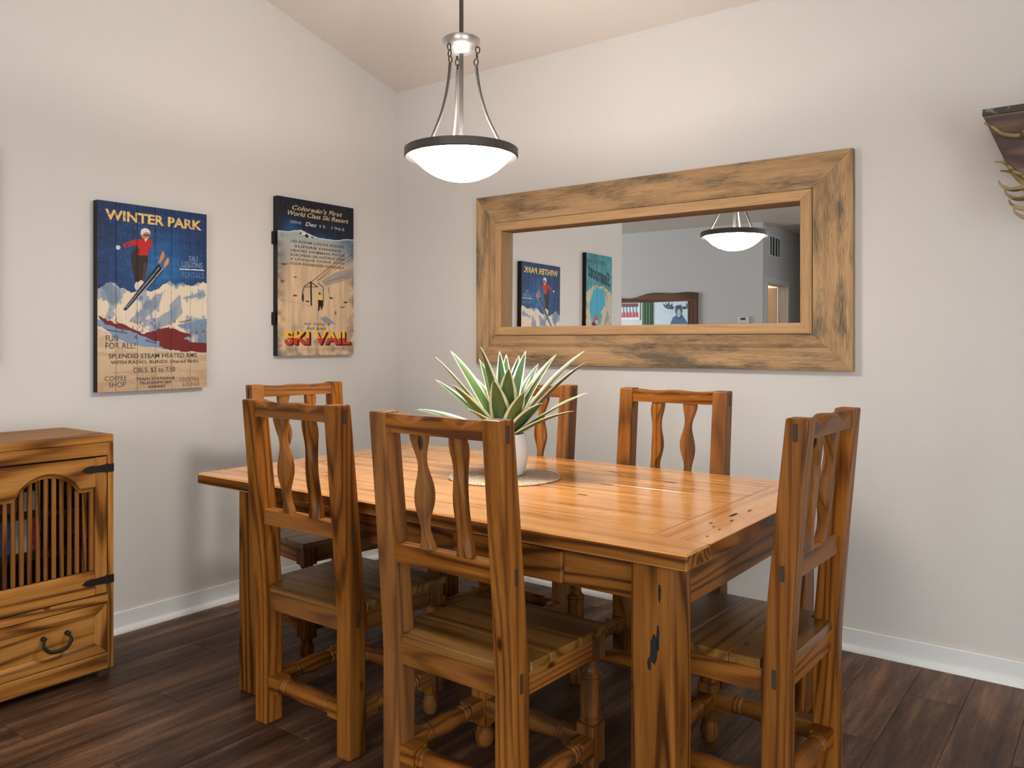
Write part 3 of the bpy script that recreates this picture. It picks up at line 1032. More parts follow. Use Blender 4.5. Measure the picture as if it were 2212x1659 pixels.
# shelf inside and the boxes standing on it
cbox('shelf', XB + 0.012, XF - 0.05, CBY0 + 0.021, CBY1 - 0.021, 0.475, 0.488, 1, 0, mat=M['cab_shade'])
cbox('shelf', XB + 0.012, XF - 0.05, CBY0 + 0.021, CBY1 - 0.021, 0.625, 0.636, 1, 0, mat=M['cab_shade'])
cols = [(L(170, 48, 40), 'red game box on the shelf inside the cabinet, leftmost of the lower row'), (L(58, 92, 150), 'blue game box on the shelf inside the cabinet, lower row'),
        (L(206, 200, 190), 'pale game box on the shelf inside the cabinet, lower row'), (L(150, 40, 46), 'dark red game box on the shelf inside the cabinet, rightmost of the lower row'),
        (L(120, 60, 40), 'brown game box on the upper shelf inside the cabinet'), (L(196, 190, 180), 'white game box on the upper shelf inside the cabinet')]
spots = [(-2.330, 0.050, 0.488, 0.115), (-2.276, 0.052, 0.488, 0.128), (-2.220, 0.054, 0.488, 0.120), (-2.162, 0.036, 0.488, 0.130), (-2.276, 0.07, 0.636, 0.05), (-2.192, 0.06, 0.636, 0.07)]
for (cc, lab), (yy, ww, zz, hh) in zip(cols, spots):
    k = NT('game_box_print')
    tc = k.n('ShaderNodeTexCoord')
    vo = k.n('ShaderNodeTexVoronoi', i_Scale=55.0)
    k.l(tc.outputs['Object'], vo.inputs['Vector'])
    k.l(k.mix(0.12, cc, vo.outputs['Color']), k.b.inputs['Base Color'])
    k.b.inputs['Roughness'].default_value = 0.4
    root = thing('game_box', lab, 'box', (0.20, yy, zz), group='game boxes inside the cabinet')
    box('box_base', -0.09, 0.09, 0, ww, 0.0003, hh * 0.55, k.m, root, bevel=0.001)
    box('box_lid', -0.0915, 0.0915, -0.0012, ww + 0.0012, hh * 0.551, hh, k.m, root, bevel=0.001)


# ------------------------------------------------------------------ printed signs
class Canvas:
    def __init__(s, w, h, corners=None):
        s.w, s.h = w, h
        s.a = np.zeros((h, w, 3))
        s.u, s.v = np.meshgrid((np.arange(w) + 0.5) / w, (np.arange(h) + 0.5) / h)
        if corners:
            A_, b_ = [], []
            for (x, y), (u, v) in zip(corners, ((0, 0), (1, 0), (1, 1), (0, 1))):
                A_.append([x, y, 1, 0, 0, 0, -u * x, -u * y])
                b_.append(u)
                A_.append([0, 0, 0, x, y, 1, -v * x, -v * y])
                b_.append(v)
            hh = np.linalg.solve(np.array(A_, float), np.array(b_, float))
            s.H = np.append(hh, 1).reshape(3, 3)

    def uv(s, p):
        q = s.H @ np.array([p[0], p[1], 1.0])
        return q[0] / q[2], q[1] / q[2]

    def noise(s, fx, fy, oct=3, seed=0):
        r = np.random.default_rng(seed)
        out = np.zeros((s.h, s.w))
        amp, tot = 1.0, 0
        for o in range(oct):
            nx, ny = max(2, int(fx * 2 ** o)), max(2, int(fy * 2 ** o))
            g = r.random((ny + 2, nx + 2))
            x, y = s.u * nx, s.v * ny
            xi, yi = x.astype(int), y.astype(int)
            fx_, fy_ = x - xi, y - yi
            fx_ = fx_ * fx_ * (3 - 2 * fx_)
            fy_ = fy_ * fy_ * (3 - 2 * fy_)
            out += amp * ((g[yi, xi] * (1 - fx_) + g[yi, xi + 1] * fx_) * (1 - fy_) + (g[yi + 1, xi] * (1 - fx_) + g[yi + 1, xi + 1] * fx_) * fy_)
            tot += amp
            amp *= 0.5
        return out / tot

    def fill(s, mask, col, al=1.0):
        m = (mask * al)[..., None]
        s.a = s.a * (1 - m) + np.asarray(col, float) * m

    def polymask(s, pts, sub=2):
        out = np.zeros((s.h, s.w))
        us = [p[0] for p in pts]
        vs = [p[1] for p in pts]
        x0, x1 = max(0, int(min(us) * s.w) - 1), min(s.w, int(max(us) * s.w) + 2)
        y0, y1 = max(0, int(min(vs) * s.h) - 1), min(s.h, int(max(vs) * s.h) + 2)
        if x1 <= x0 or y1 <= y0:
            return out
        for a in range(sub):
            for b in range(sub):
                X, Y = np.meshgrid((np.arange(x0, x1) + (a + 0.5) / sub) / s.w, (np.arange(y0, y1) + (b + 0.5) / sub) / s.h)
                ins = np.zeros(X.shape, bool)
                j = len(pts) - 1
                for i in range(len(pts)):
                    xi, yi = pts[i]
                    xj, yj = pts[j]
                    if yi != yj:
                        ins ^= ((yi > Y) != (yj > Y)) & (X < (xj - xi) * (Y - yi) / (yj - yi) + xi)
                    j = i
                out[y0:y1, x0:x1] += ins
        return out / (sub * sub)

    def poly(s, pix, col, al=1.0, mask=None):
        m = s.polymask([s.uv(p) for p in pix])
        if mask is not None:
            m = m * mask
        s.fill(m, col, al)

    def line(s, pix, wpx, col, al=1.0):
        for (x0, y0), (x1, y1) in zip(pix, pix[1:]):
            dx, dy = x1 - x0, y1 - y0
            ln = math.hypot(dx, dy) or 1
            nx, ny = -dy / ln * wpx / 2, dx / ln * wpx / 2
            s.poly([(x0 + nx, y0 + ny), (x1 + nx, y1 + ny), (x1 - nx, y1 - ny), (x0 - nx, y0 - ny)], col, al)

    def disc(s, c, rx, ry, col, al=1.0):
        s.poly([(c[0] + rx * math.cos(t), c[1] + ry * math.sin(t)) for t in np.linspace(0, 2 * PI, 18)[:-1]], col, al)

    def textmask(s, body, p0, p1, shear=0.0, bold=0.0, flip=False, spacing=1.0):
        """fit text: p0 = pixel of its upper left corner, p1 = (right edge pixel, height in pixels)"""
        cu = bpy.data.curves.new('txt', 'FONT')
        cu.body = body
        cu.shear = shear
        cu.offset = bold
        cu.space_character = spacing
        cu.resolution_u = 3
        ob = bpy.data.objects.new('txt', cu)
        COL.objects.link(ob)
        bpy.context.view_layer.update()
        me = ob.evaluated_get(bpy.context.evaluated_depsgraph_get()).to_mesh()
        me.calc_loop_triangles()
        co = np.array([v.co[:2] for v in me.vertices])
        tri = np.array([t.vertices[:] for t in me.loop_triangles])
        bpy.data.objects.remove(ob)
        bpy.data.curves.remove(cu)
        out = np.zeros((s.h, s.w))
        if len(co) == 0:
            return out
        mn, mx = co.min(0), co.max(0)
        a = s.uv(p0)
        b = (s.uv((p1[0], p0[1]))[0], s.uv((p0[0], p0[1] + p1[1]))[1])
        U = a[0] + (co[:, 0] - mn[0]) / (mx[0] - mn[0]) * (b[0] - a[0])
        V = b[1] + (co[:, 1] - mn[1]) / (mx[1] - mn[1]) * (a[1] - b[1])
        SS = 3
        W, Hh = s.w * SS, s.h * SS
        hi = np.zeros((Hh, W), bool)
        X, Y = U * W, V * Hh
        for t in tri:
            x, y = X[t], Y[t]
            xa, xb = max(0, int(x.min() - 0.5)), min(W, int(x.max() + 1.5))
            yaa, ybb = max(0, int(y.min() - 0.5)), min(Hh, int(y.max() + 1.5))
            if xb <= xa or ybb <= yaa:
                continue
            gx = np.arange(xa, xb) + 0.5
            gy = (np.arange(yaa, ybb) + 0.5)[:, None]
            d1 = (x[1] - x[0]) * (gy - y[0]) - (y[1] - y[0]) * (gx - x[0])
            d2 = (x[2] - x[1]) * (gy - y[1]) - (y[2] - y[1]) * (gx - x[1])
            d3 = (x[0] - x[2]) * (gy - y[2]) - (y[0] - y[2]) * (gx - x[2])
            hi[yaa:ybb, xa:xb] |= ((d1 >= 0) & (d2 >= 0) & (d3 >= 0)) | ((d1 <= 0) & (d2 <= 0) & (d3 <= 0))
        return hi.reshape(s.h, SS, s.w, SS).mean((1, 3))

    def text(s, body, p0, p1, col, al=1.0, wear=0.0, **k):
        m = s.textmask(body, p0, p1, **k)
        if wear:
            m = m * np.clip(1.35 - wear * s.noise(60, 90, 2, sum(ord(ch) * (i_ + 3) for i_, ch in enumerate(body)) % 999) * 1.6, 0, 1)
        s.fill(m, col, al)


def wob(base, n, amp, seed):
    """insert jagged points along a polyline"""
    r = random.Random(seed)
    out = []
    for (x0, y0), (x1, y1) in zip(base, base[1:]):
        for i in range(n):
            t = i / n
            out.append((x0 + (x1 - x0) * t + r.uniform(-amp, amp) * 0.4, y0 + (y1 - y0) * t + r.uniform(-amp, amp)))
    out.append(base[-1])
    return out


def paint_jumper():
    c = Canvas(320, 500, [(75, 78), (930, 197), (925, 1535), (78, 1583)])
    n = c.noise(10, 40, 4, 1)[..., None]
    streak = c.noise(60, 6, 3, 2)[..., None]
    d = np.exp(-(((c.u - 0.55) / 0.33) ** 2 + ((c.v - 0.33) / 0.2) ** 2))[..., None]
    c.a = np.array([26, 44, 82.]) * (1 - d) + np.array([36, 96, 146.]) * d
    c.a = c.a * (0.72 + 0.4 * n + 0.25 * streak)
    c.fill((c.noise(90, 130, 2, 3) > 0.70) * 1.0, (70, 110, 160), 0.3)
    # mountains
    top = wob([(60, 775), (110, 762), (150, 735), (195, 724), (240, 765), (300, 778), (340, 800), (420, 782), (500, 796), (560, 775), (600, 735), (645, 716), (690, 745), (740, 722), (790, 748), (840, 745), (880, 726), (935, 735)], 3, 8, 5)
    c.poly(top + [(935, 1290), (60, 1290)], (222, 206, 180))
    ng = c.noise(7, 11, 3, 8) + 0.35 * (c.noise(30, 14, 2, 9) - 0.5)
    inside = c.polymask([c.uv(p) for p in top + [(935, 1230), (60, 1090)]])
    c.fill(((ng > 0.50) * 1.0) * inside, (150, 160, 172), 0.9)
    c.fill(((ng > 0.60) * 1.0) * inside, (112, 128, 146), 0.85)
    for P in ([(320, 1030), (420, 940), (520, 830), (590, 800), (560, 900), (470, 990), (400, 1060)], [(640, 900), (720, 820), (740, 960), (700, 1010), (640, 1050)], [(740, 850), (900, 800), (925, 830), (800, 850)], [(100, 800), (140, 780), (150, 860), (120, 880)], [(560, 1000), (700, 900), (690, 1040), (560, 1080)], [(180, 760), (250, 780), (270, 850), (220, 820)]):
        c.poly(wob(P + [P[0]], 3, 7, int(P[0][0])), (128, 142, 158), 0.75)
    # blue-grey valley and maroon trees
    c.poly(wob([(70, 1010), (200, 1050), (330, 1090), (470, 1150), (600, 1210), (760, 1200), (935, 1230), (935, 1262), (760, 1255), (520, 1232), (330, 1205), (230, 1165), (130, 1085), (70, 1060)], 3, 5, 3), (124, 146, 170))
    c.poly(wob([(930, 1010), (800, 1030), (700, 1060), (760, 1090), (860, 1075), (930, 1080)], 3, 5, 4), (118, 140, 164))
    maroon = (112, 38, 36)
    c.poly(wob([(85, 985), (120, 1000), (200, 1040), (300, 1062), (390, 1100), (445, 1130), (530, 1095), (620, 1075), (650, 1085), (720, 1100), (810, 1135), (740, 1160), (800, 1185), (935, 1195), (935, 1262), (760, 1262), (690, 1250), (600, 1245), (555, 1215), (560, 1190), (440, 1140), (330, 1095), (230, 1078), (140, 1050), (95, 1010)], 4, 9, 11), maroon)
    c.fill(c.polymask([c.uv(p) for p in [(80, 980), (935, 1030), (935, 1270), (80, 1110)]]) * (c.noise(70, 90, 1, 4) > 0.83), maroon, 0.7)
    c.line([(150, 1095), (230, 1108), (310, 1122)], 9, (70, 50, 60), 0.7)
    c.line([(450, 1175), (540, 1198)], 9, (70, 50, 60), 0.7)
    c.line([(720, 1035), (810, 1015)], 10, (130, 60, 54), 0.8)
    # cream foreground
    fore = c.polymask([c.uv(p) for p in wob([(60, 1080), (150, 1110), (240, 1175), (380, 1215), (540, 1236), (640, 1258), (940, 1268)], 3, 4, 6) + [(940, 1600), (60, 1600)]])
    c.fill(fore, (206, 184, 152))
    c.fill(fore * np.clip((c.v - 0.74) * 4, 0, 1), (192, 158, 122), 0.8)
    c.fill(fore * (c.noise(5, 40, 3, 12) > 0.58), (168, 134, 104), 0.35)
    # jumper
    dk = (48, 32, 28)
    c.poly([(388, 440), (400, 515), (472, 515), (470, 590), (448, 690), (430, 740), (372, 745), (362, 690), (345, 600), (335, 520), (352, 480)], dk)
    c.poly([(440, 560), (468, 590), (448, 700), (425, 720)], (92, 62, 52), 0.7)
    red = (188, 36, 34)
    c.poly([(420, 390), (375, 390), (320, 412), (275, 432), (285, 455), (340, 445), (385, 432), (392, 470), (385, 515), (470, 518), (480, 470), (505, 430), (498, 398), (470, 382)], red)
    c.poly([(385, 440), (410, 470), (400, 515), (384, 515)], (120, 20, 24))
    c.poly([(300, 430), (340, 428), (300, 448)], (120, 20, 24))
    c.disc((238, 455), 20, 17, (206, 206, 206))
    c.disc((452, 348), 38, 44, (178, 124, 94))
    c.poly([(415, 345), (418, 318), (440, 304), (470, 308), (490, 330), (488, 350), (470, 335), (440, 340), (428, 362)], (226, 218, 200))
    c.line([(440, 358), (482, 362)], 9, (60, 40, 36))
    c.poly([(445, 385), (475, 378), (450, 415)], (222, 200, 180))
    c.disc((388, 755), 22, 34, (222, 206, 184))
    c.disc((420, 735), 20, 26, (222, 206, 184))
    # skis
    c.poly([(278, 938), (300, 946), (590, 640), (556, 580), (360, 830)], (34, 26, 34))
    c.line([(300, 925), (560, 610)], 7, (150, 160, 178))
    c.line([(320, 930), (590, 618)], 6, (200, 200, 210))
    c.poly([(548, 582), (572, 520), (584, 482), (600, 496), (600, 530), (570, 575)], (212, 128, 62))
    c.poly([(592, 612), (600, 570), (624, 532), (636, 545), (630, 580), (604, 612)], (218, 140, 78))
    for i in range(14):
        x = random.uniform(370, 440)
        y = random.uniform(250, 310)
        c.disc((x, y), 4, 4, (130, 150, 190), 0.7)
    # lettering
    m = c.textmask('WINTER PARK', (136, 150), (892, 84), bold=0.035)
    c.fill(np.roll(np.roll(m, 2, 0), 2, 1), (24, 26, 44), 0.9)
    c.fill(m * np.clip(1.5 - c.noise(60, 90, 2, 5), 0, 1), (232, 196, 116))
    lb = (164, 178, 196)
    c.text('SKI', (790, 518), (858, 42), lb, wear=0.6)
    c.text('LESSONS', (738, 562), (895, 44), lb, wear=0.6)
    c.line([(718, 622), (908, 632)], 9, (210, 214, 220))
    c.text('RENTALS', (735, 642), (905, 44), (120, 140, 170), wear=0.7)
    ink = (42, 36, 44)
    c.text('FUN', (142, 1140), (238, 46), ink)
    c.text('FOR ALL!', (140, 1196), (372, 46), ink)
    c.text('SPLENDID STEAM HEATED RMS.', (166, 1282), (858, 36), ink, bold=0.01)
    c.text('WITH RADIO, BLINDS (Shared Bath)', (180, 1336), (860, 34), ink, bold=0.01)
    c.text('DBLS. $3 to 7.50', (360, 1388), (682, 44), ink, wear=0.4)
    c.text('COFFEE', (134, 1456), (306, 36), ink, 0.85, wear=0.4)
    c.text('SHOP', (166, 1502), (300, 40), ink, 0.85, wear=0.4)
    c.text('TRAIN STATION &', (380, 1465), (680, 22), ink, wear=0.4, bold=0.02)
    c.text('TELEGRAPH SER.', (404, 1495), (658, 21), ink, wear=0.4, bold=0.02)
    c.text('NEARBY', (476, 1523), (610, 21), ink, wear=0.5, bold=0.02)
    c.text('COCKTAIL', (718, 1462), (866, 30), ink, 0.8, wear=0.4)
    c.text('LOUNGE', (742, 1498), (868, 28), ink, 0.8, wear=0.4)
    return c


def paint_lift():
    c = Canvas(300, 470, [(100, 62), (820, 175), (832, 1598), (108, 1605)])
    wood_n = c.noise(26, 4, 3, 21)
    c.a = np.array([216, 184, 146.]) * (0.86 + 0.22 * wood_n)[..., None] + np.zeros((c.h, c.w, 3))
    # dark sky
    ridge = wob([(90, 400), (200, 408), (265, 398), (320, 394), (372, 418), (430, 450), (500, 470), (570, 478), (640, 492), (720, 484), (840, 478)], 3, 4, 6)
    sky = c.polymask([c.uv(p) for p in [(80, 20), (850, 150)] + ridge[::-1]])
    c.fill(sky, (24, 22, 32))
    g1 = np.exp(-(((c.u - 0.16) / 0.13) ** 2 + ((c.v - 0.20) / 0.07) ** 2)) + 0.9 * np.exp(-(((c.u - 0.53) / 0.2) ** 2 + ((c.v - 0.245) / 0.05) ** 2))
    c.fill(sky * np.clip(g1, 0, 1), (28, 92, 140), 0.9)
    c.fill(sky * np.clip(c.v * 6 - 0.3, 0, 1) * (1 - np.clip(g1, 0, 1)), (28, 34, 62), 0.6)
    c.fill(sky * (c.noise(40, 30, 2, 22) > 0.68), (54, 60, 84), 0.35)
    # snow slope under the ridge
    low = 1 - sky
    band = low * np.clip(1 - (c.v - 0.21) * 4.5, 0, 1)
    c.fill(band, (150, 172, 180), 0.85)
    c.fill(band * np.exp(-((c.u - 0.95) / 0.2) ** 2), (60, 90, 120), 0.8)
    c.fill(band * np.exp(-((c.u - 0.45) / 0.3) ** 2) * np.clip((c.v - 0.26) * 12, 0, 1), (206, 198, 178), 0.7)
    c.line(ridge, 9, (226, 220, 210), 0.9)
    c.poly([(290, 415), (330, 398), (370, 420), (440, 462), (380, 466), (350, 440)], (226, 222, 214))
    for P in ([(296, 425), (330, 405), (322, 430)], [(350, 440), (382, 428), (400, 455), (380, 468)], [(400, 455), (430, 452), (440, 468)]):
        c.poly(P, (30, 30, 36))
    # shaded slopes, scuffs
    c.fill(low * np.exp(-((c.u - 0.02) / 0.1) ** 2) * np.exp(-((c.v - 0.38) / 0.1) ** 2), (120, 128, 140), 0.7)
    c.poly([(520, 880), (640, 800), (830, 750), (830, 850), (700, 890), (560, 930)], (150, 142, 138), 0.75)
    for i in range(9):
        c.line([(540 + i * 20, 900 - i * 6), (830, 780 + i * 9)], 3, (110, 104, 104), 0.5)
    c.line([(130, 1060), (280, 1090), (430, 1130)], 5, (170, 140, 120), 0.8)
    c.poly([(510, 1240), (560, 1220), (620, 1260), (660, 1300), (560, 1290)], (120, 140, 156), 0.8)
    sc = np.clip((c.v - 0.72) * 4, 0, 1) * np.clip(c.noise(14, 22, 4, 24) * 2.6 - 1.1, 0, 1)
    c.fill(sc, (110, 98, 90), 0.75)
    ed = np.clip(1 - np.minimum(c.u, 1 - c.u) * 9, 0, 1) * np.clip(c.noise(10, 30, 3, 25) * 2.4 - 0.8, 0, 1)
    c.fill(ed * low, (90, 78, 72), 0.7)
    for P in ([(130, 705), (220, 715), (150, 735)], [(130, 870), (180, 880), (140, 900)], [(690, 1130), (760, 1125), (720, 1145)]):
        c.poly(P, (60, 60, 66), 0.7)
    # lift
    blk = (36, 30, 30)
    c.line([(418, 885), (424, 1118)], 15, blk)
    c.line([(350, 940), (416, 890), (484, 940)], 8, blk)
    c.line([(360, 938), (480, 938)], 6, blk)
    c.line([(352, 940), (338, 1000), (342, 1085)], 7, blk)
    c.disc((342, 1040), 10, 40, blk)
    c.line([(420, 892), (600, 745), (740, 615)], 5, blk)
    c.line([(480, 880), (660, 720), (830, 605)], 4, blk)
    c.line([(500, 870), (830, 640)], 3, (80, 74, 74))
    c.line([(486, 850), (490, 905), (535, 940), (540, 1075)], 6, blk)
    c.poly([(480, 1025), (500, 1008), (520, 1020), (530, 1062), (486, 1066)], (232, 190, 58))
    c.disc((503, 1002), 9, 12, (60, 40, 36))
    c.poly([(484, 1066), (536, 1068), (540, 1110), (520, 1170), (510, 1120), (500, 1172), (486, 1168), (490, 1110)], (24, 22, 26))
    for q in ((270, 1022), (388, 1078), (612, 1046), (750, 1088)):
        c.poly([(q[0] - 16, q[1] - 8), (q[0] + 18, q[1] - 6), (q[0] + 16, q[1] + 7), (q[0] - 16, q[1] + 6)], blk)
    c.line([(600, 930), (585, 965), (604, 1040)], 4, blk)
    c.disc((270, 845), 16, 8, (130, 100, 70))
    c.disc((655, 1190), 7, 20, (110, 84, 60))
    # lettering
    cr = (222, 200, 152)
    c.text("Colorado's First", (236, 148), (712, 46), cr, shear=0.35, bold=0.01)
    c.text('World Class Ski Resort', (196, 200), (772, 46), cr, shear=0.35, bold=0.01)
    c.text('OPENS', (212, 298), (322, 26), (196, 200, 206))
    c.text('Dec', (362, 312), (470, 40), (196, 206, 210), shear=0.3, bold=0.02)
    c.text('15  1962', (500, 340), (735, 26), (206, 204, 200))
    ink = (46, 42, 50)
    rows = ['150 ROOM LODGE RESORT', 'SUPERB DINING', 'HEATED SWIMMING POOLS', 'EUROPEAN SKI INSTRUCTORS', '6 UNIQUE CHAIR LIFTS', 'FOUR PASSENGER GONDOLA']
    for i, tx in enumerate(rows):
        y = (484, 533, 572, 614, 656, 698)[i]
        x0, x1 = (226, 736) if i != 1 else (262, 700)
        c.text(tx, (x0, y), (x1, 25), ink, 0.9, wear=0.3, bold=0.02, spacing=1.1)
    c.text('Fab Valley &', (352, 1282), (606, 32), ink, shear=0.4, wear=0.3)
    c.text('Back Bowls', (380, 1320), (566, 32), ink, shear=0.4, wear=0.3)
    m = c.textmask('SKI VAIL', (178, 1366), (804, 136), bold=0.055)
    c.fill(np.clip(m + np.roll(np.roll(m, 2, 0), 3, 1), 0, 1), (50, 26, 24))
    m2 = c.textmask('SKI VAIL', (172, 1360), (796, 136), bold=0.035)
    vv = c.uv((400, 1432))[1]
    c.fill(m2 * (c.v <= vv), (238, 178, 44))
    c.fill(m2 * (c.v > vv), (204, 56, 40))
    c.text('EAGLE COUNTY ACRES', (230, 1532), (750, 28), (110, 92, 78), 0.6, wear=0.8)
    return c


def paint_lake():
    c = Canvas(150, 260, [(0, 0), (100, 0), (100, 170), (0, 170)])
    n = c.noise(8, 12, 4, 31)
    c.a = np.array([70, 140, 146.]) * (0.75 + 0.5 * n)[..., None]
    low = c.polymask([c.uv(p) for p in wob([(0, 62), (25, 55), (60, 50), (100, 66)], 4, 3, 2) + [(100, 170), (0, 170)]])
    c.fill(low, (198, 190, 162))
    c.fill(low * (c.noise(12, 18, 3, 32) > 0.56), (150, 140, 118), 0.7)
    c.poly(wob([(30, 62), (52, 55), (75, 62), (88, 85), (80, 110), (58, 118), (40, 112), (44, 96), (26, 84), (30, 62)], 3, 2, 4), (62, 168, 190))
    c.poly([(58, 112), (40, 135), (18, 165), (30, 165), (52, 140), (66, 120)], (86, 170, 186))
    c.disc((62, 110), 9, 8, (196, 80, 58))
    c.poly([(58, 116), (74, 112), (84, 126), (70, 124)], (40, 36, 40))
    c.disc((60, 113), 5, 4, (220, 190, 160))
    ink = (24, 44, 60)
    c.text('Discover the Rockies', (24, 8), (96, 8), (40, 80, 92), shear=0.2)
    m = c.textmask('Steamboat', (8, 22), (94, 24), shear=0.3, bold=0.03)
    sh = np.zeros_like(m)
    for x in range(c.w):
        sh[:, x] = np.roll(m[:, x], int((0.5 - x / c.w) * 26))
    c.fill(sh, ink)
    c.text('SKI COLORADO', (26, 152), (80, 7), (60, 50, 50))
    c.text('Spring Rodeo', (50, 132), (90, 10), (60, 60, 60), shear=0.3)
    return c


def paint_moose():
    c = Canvas(120, 80, [(0, 0), (120, 0), (120, 80), (0, 80)])
    c.a = np.array([206, 218, 222.]) + np.zeros((80, 120, 3)) - 10 * c.noise(6, 6, 3, 41)[..., None]
    dk = (70, 78, 92)
    c.poly([(52, 74), (60, 56), (74, 50), (84, 46), (96, 62), (104, 74)], (84, 104, 140))
    c.poly([(68, 26), (84, 24), (88, 40), (84, 58), (76, 62), (70, 54), (66, 40)], dk)
    c.disc((77, 46), 6, 11, (170, 180, 186))
    c.poly([(66, 28), (50, 30), (40, 26), (30, 18), (34, 28), (44, 34), (60, 36)], dk)
    c.poly([(40, 26), (38, 14), (44, 24), (48, 14), (52, 26), (58, 18), (60, 32)], dk)
    c.poly([(86, 28), (100, 30), (110, 18), (106, 30), (98, 36), (88, 36)], dk)
    c.poly([(98, 30), (98, 18), (103, 26), (106, 14), (110, 24)], dk)
    c.line([(0, 75), (60, 78), (120, 74)], 1.2, (150, 160, 168))
    return c


def paint_stripes():
    c = Canvas(60, 50, [(0, 0), (60, 0), (60, 50), (0, 50)])
    c.a = np.array([220, 224, 226.]) + np.zeros((50, 60, 3))
    c.poly([(4, 4), (56, 4), (56, 14), (4, 14)], (116, 84, 70))
    for i in range(6):
        c.poly([(6 + i * 8.5, 14), (10 + i * 8.5, 14), (12 + i * 8.5, 40), (6 + i * 8.5, 40)], (120, 136, 150))
        c.poly([(6 + i * 8.5, 28), (13 + i * 8.5, 28), (14 + i * 8.5, 42), (6 + i * 8.5, 42)], (196, 70, 72))
    return c


def print_boards(root, canvas, W, H, T, nb, edge=(40, 30, 24), name='plank'):
    """boards side by side; local frame: x out of the wall, y to the right, z up, origin lower left"""
    w, h = canvas.w, canvas.h
    gapw = 0.0
    cols_all = [lin(np.clip(canvas.a, 0, 255))][0]
    bounds = np.linspace(0, w, nb + 1).round().astype(int)
    if nb > 1:
        jit = np.array([0] + [random.randint(-6, 6) for _ in range(nb - 1)] + [0])
        bounds = bounds + jit
    ec = lin(edge)
    for b in range(nb):
        c0, c1 = bounds[b], bounds[b + 1]
        ys = np.linspace(c0 / w * W, c1 / w * W, c1 - c0)
        if nb > 1:
            ys = ys.copy()
            ys[0] += 0.0004
            ys[-1] -= 0.0004
        zs_ = np.linspace(H, 0, h)
        Yg, Zg = np.meshgrid(ys, zs_)
        Xg = np.full(Yg.shape, T)
        if nb > 1:
            if b > 0:
                Xg[:, 0] -= 0.0022
            if b < nb - 1:
                Xg[:, -1] -= 0.0022
        V = np.stack([Xg, Yg, Zg], -1).reshape(-1, 3)
        nc = c1 - c0
        i = np.arange(h - 1)[:, None] * nc + np.arange(nc - 1)[None]
        Fq = np.stack([i, i + nc, i + nc + 1, i + 1], -1).reshape(-1, 4)
        C_ = cols_all[:, c0:c1].reshape(-1, 3)
        # rim and back
        k0 = len(V)
        rim = np.array([[T - 0.0004, ys[0], H], [T - 0.0004, ys[-1], H], [T - 0.0004, ys[-1], 0], [T - 0.0004, ys[0], 0], [0, ys[0], H], [0, ys[-1], H], [0, ys[-1], 0], [0, ys[0], 0]])
        rim[:4, 0] -= 0.002
        V = np.concatenate([V, rim])
        C_ = np.concatenate([C_, np.tile(ec, (8, 1))])
        Fb = np.array([[0, 4, 5, 1], [1, 5, 6, 2], [2, 6, 7, 3], [3, 7, 4, 0], [4, 7, 6, 5]]) + k0
        # strips linking the printed face and the rim
        tl, tr_, br, bl_ = 0, nc - 1, h * nc - 1, (h - 1) * nc
        Fl = np.array([[tl, k0, k0 + 1, tr_], [tr_, k0 + 1, k0 + 2, br], [br, k0 + 2, k0 + 3, bl_], [bl_, k0 + 3, k0, tl]])
        faces = np.concatenate([Fq, Fb, Fl]).astype(np.int32)
        me = bpy.data.meshes.new(name)
        me.vertices.add(len(V))
        me.vertices.foreach_set('co', V.astype(np.float32).ravel())
        me.loops.add(faces.size)
        me.loops.foreach_set('vertex_index', faces.ravel())
        me.polygons.add(len(faces))
        me.polygons.foreach_set('loop_start', np.arange(0, faces.size, 4, dtype=np.int32))
        me.update(calc_edges=True)
        at = me.attributes.new('print', 'FLOAT_COLOR', 'POINT')
        at.data.foreach_set('color', np.concatenate([C_, np.ones((len(C_), 1))], 1).astype(np.float32).ravel())
        me.materials.append(M['print'])
        o = bpy.data.objects.new(name, me)
        COL.objects.link(o)
        o.parent = root


def sign(label, canvas, y0, y1, z0, z1, T, nb, battens=()):
    r = thing('ski_sign', label, 'sign', (0.001, y0, z0))
    print_boards(r, canvas, y1 - y0, z1 - z0, T, nb)
    for za_, zb_ in battens:
        bm = bmesh.new()
        bbox(bm, 0.0, T * 0.55, -0.012, -0.0003, za_ - z0, zb_ - z0)
        mk('batten', bm, M['knot'], r, bevel=0.002)
    return r


sign('wooden sign reading WINTER PARK with a ski jumper over snowy mountains', paint_jumper(), -1.793, -1.284, 1.037, 1.843, 0.036, 6)
sign('wooden sign reading SKI VAIL with a rider on a chairlift', paint_lift(), -0.884, -0.374, 1.178, 1.990, 0.036, 6, ((1.335, 1.40), (1.745, 1.81)))
sign('teal wooden sign reading Steamboat with a blue lake, seen in the mirror', paint_lake(), -2.60, -2.180, 1.16, 1.995, 0.036, 5)

# ------------------------------------------------------------------ mat, pot, plant
PX, PY = 1.668, -1.128
mat = thing('placemat', 'round woven beige placemat under the potted plant', 'placemat', (PX + 0.008, PY - 0.012, TZ + 0.0004))
prof = [(0.001, 0.0)]
prof += [(0.200, 0.0), (0.203, 0.003)]
nr = 26
for i in range(nr, 0, -1):
    r = 0.200 * i / nr
    prof += [(r, 0.0062), (r - 0.0030, 0.0074), (r - 0.0052, 0.0058)] if r > 0.012 else []
prof += [(0.001, 0.006)]
mk('woven_disc', lathe(prof, 64), M['mat'], mat, smooth='auto')
pt = thing('potted_plant', 'variegated leafy plant in a rounded white ceramic pot on the table', 'plant', (PX, PY, TZ + 0.0084))
pp = [(0.058, 0.0), (0.066, 0.003), (0.075, 0.02), (0.0815, 0.055), (0.083, 0.085), (0.080, 0.115), (0.074, 0.138), (0.072, 0.146), (0.0715, 0.149), (0.069, 0.150), (0.0675, 0.147), (0.069, 0.135), (0.074, 0.112)]
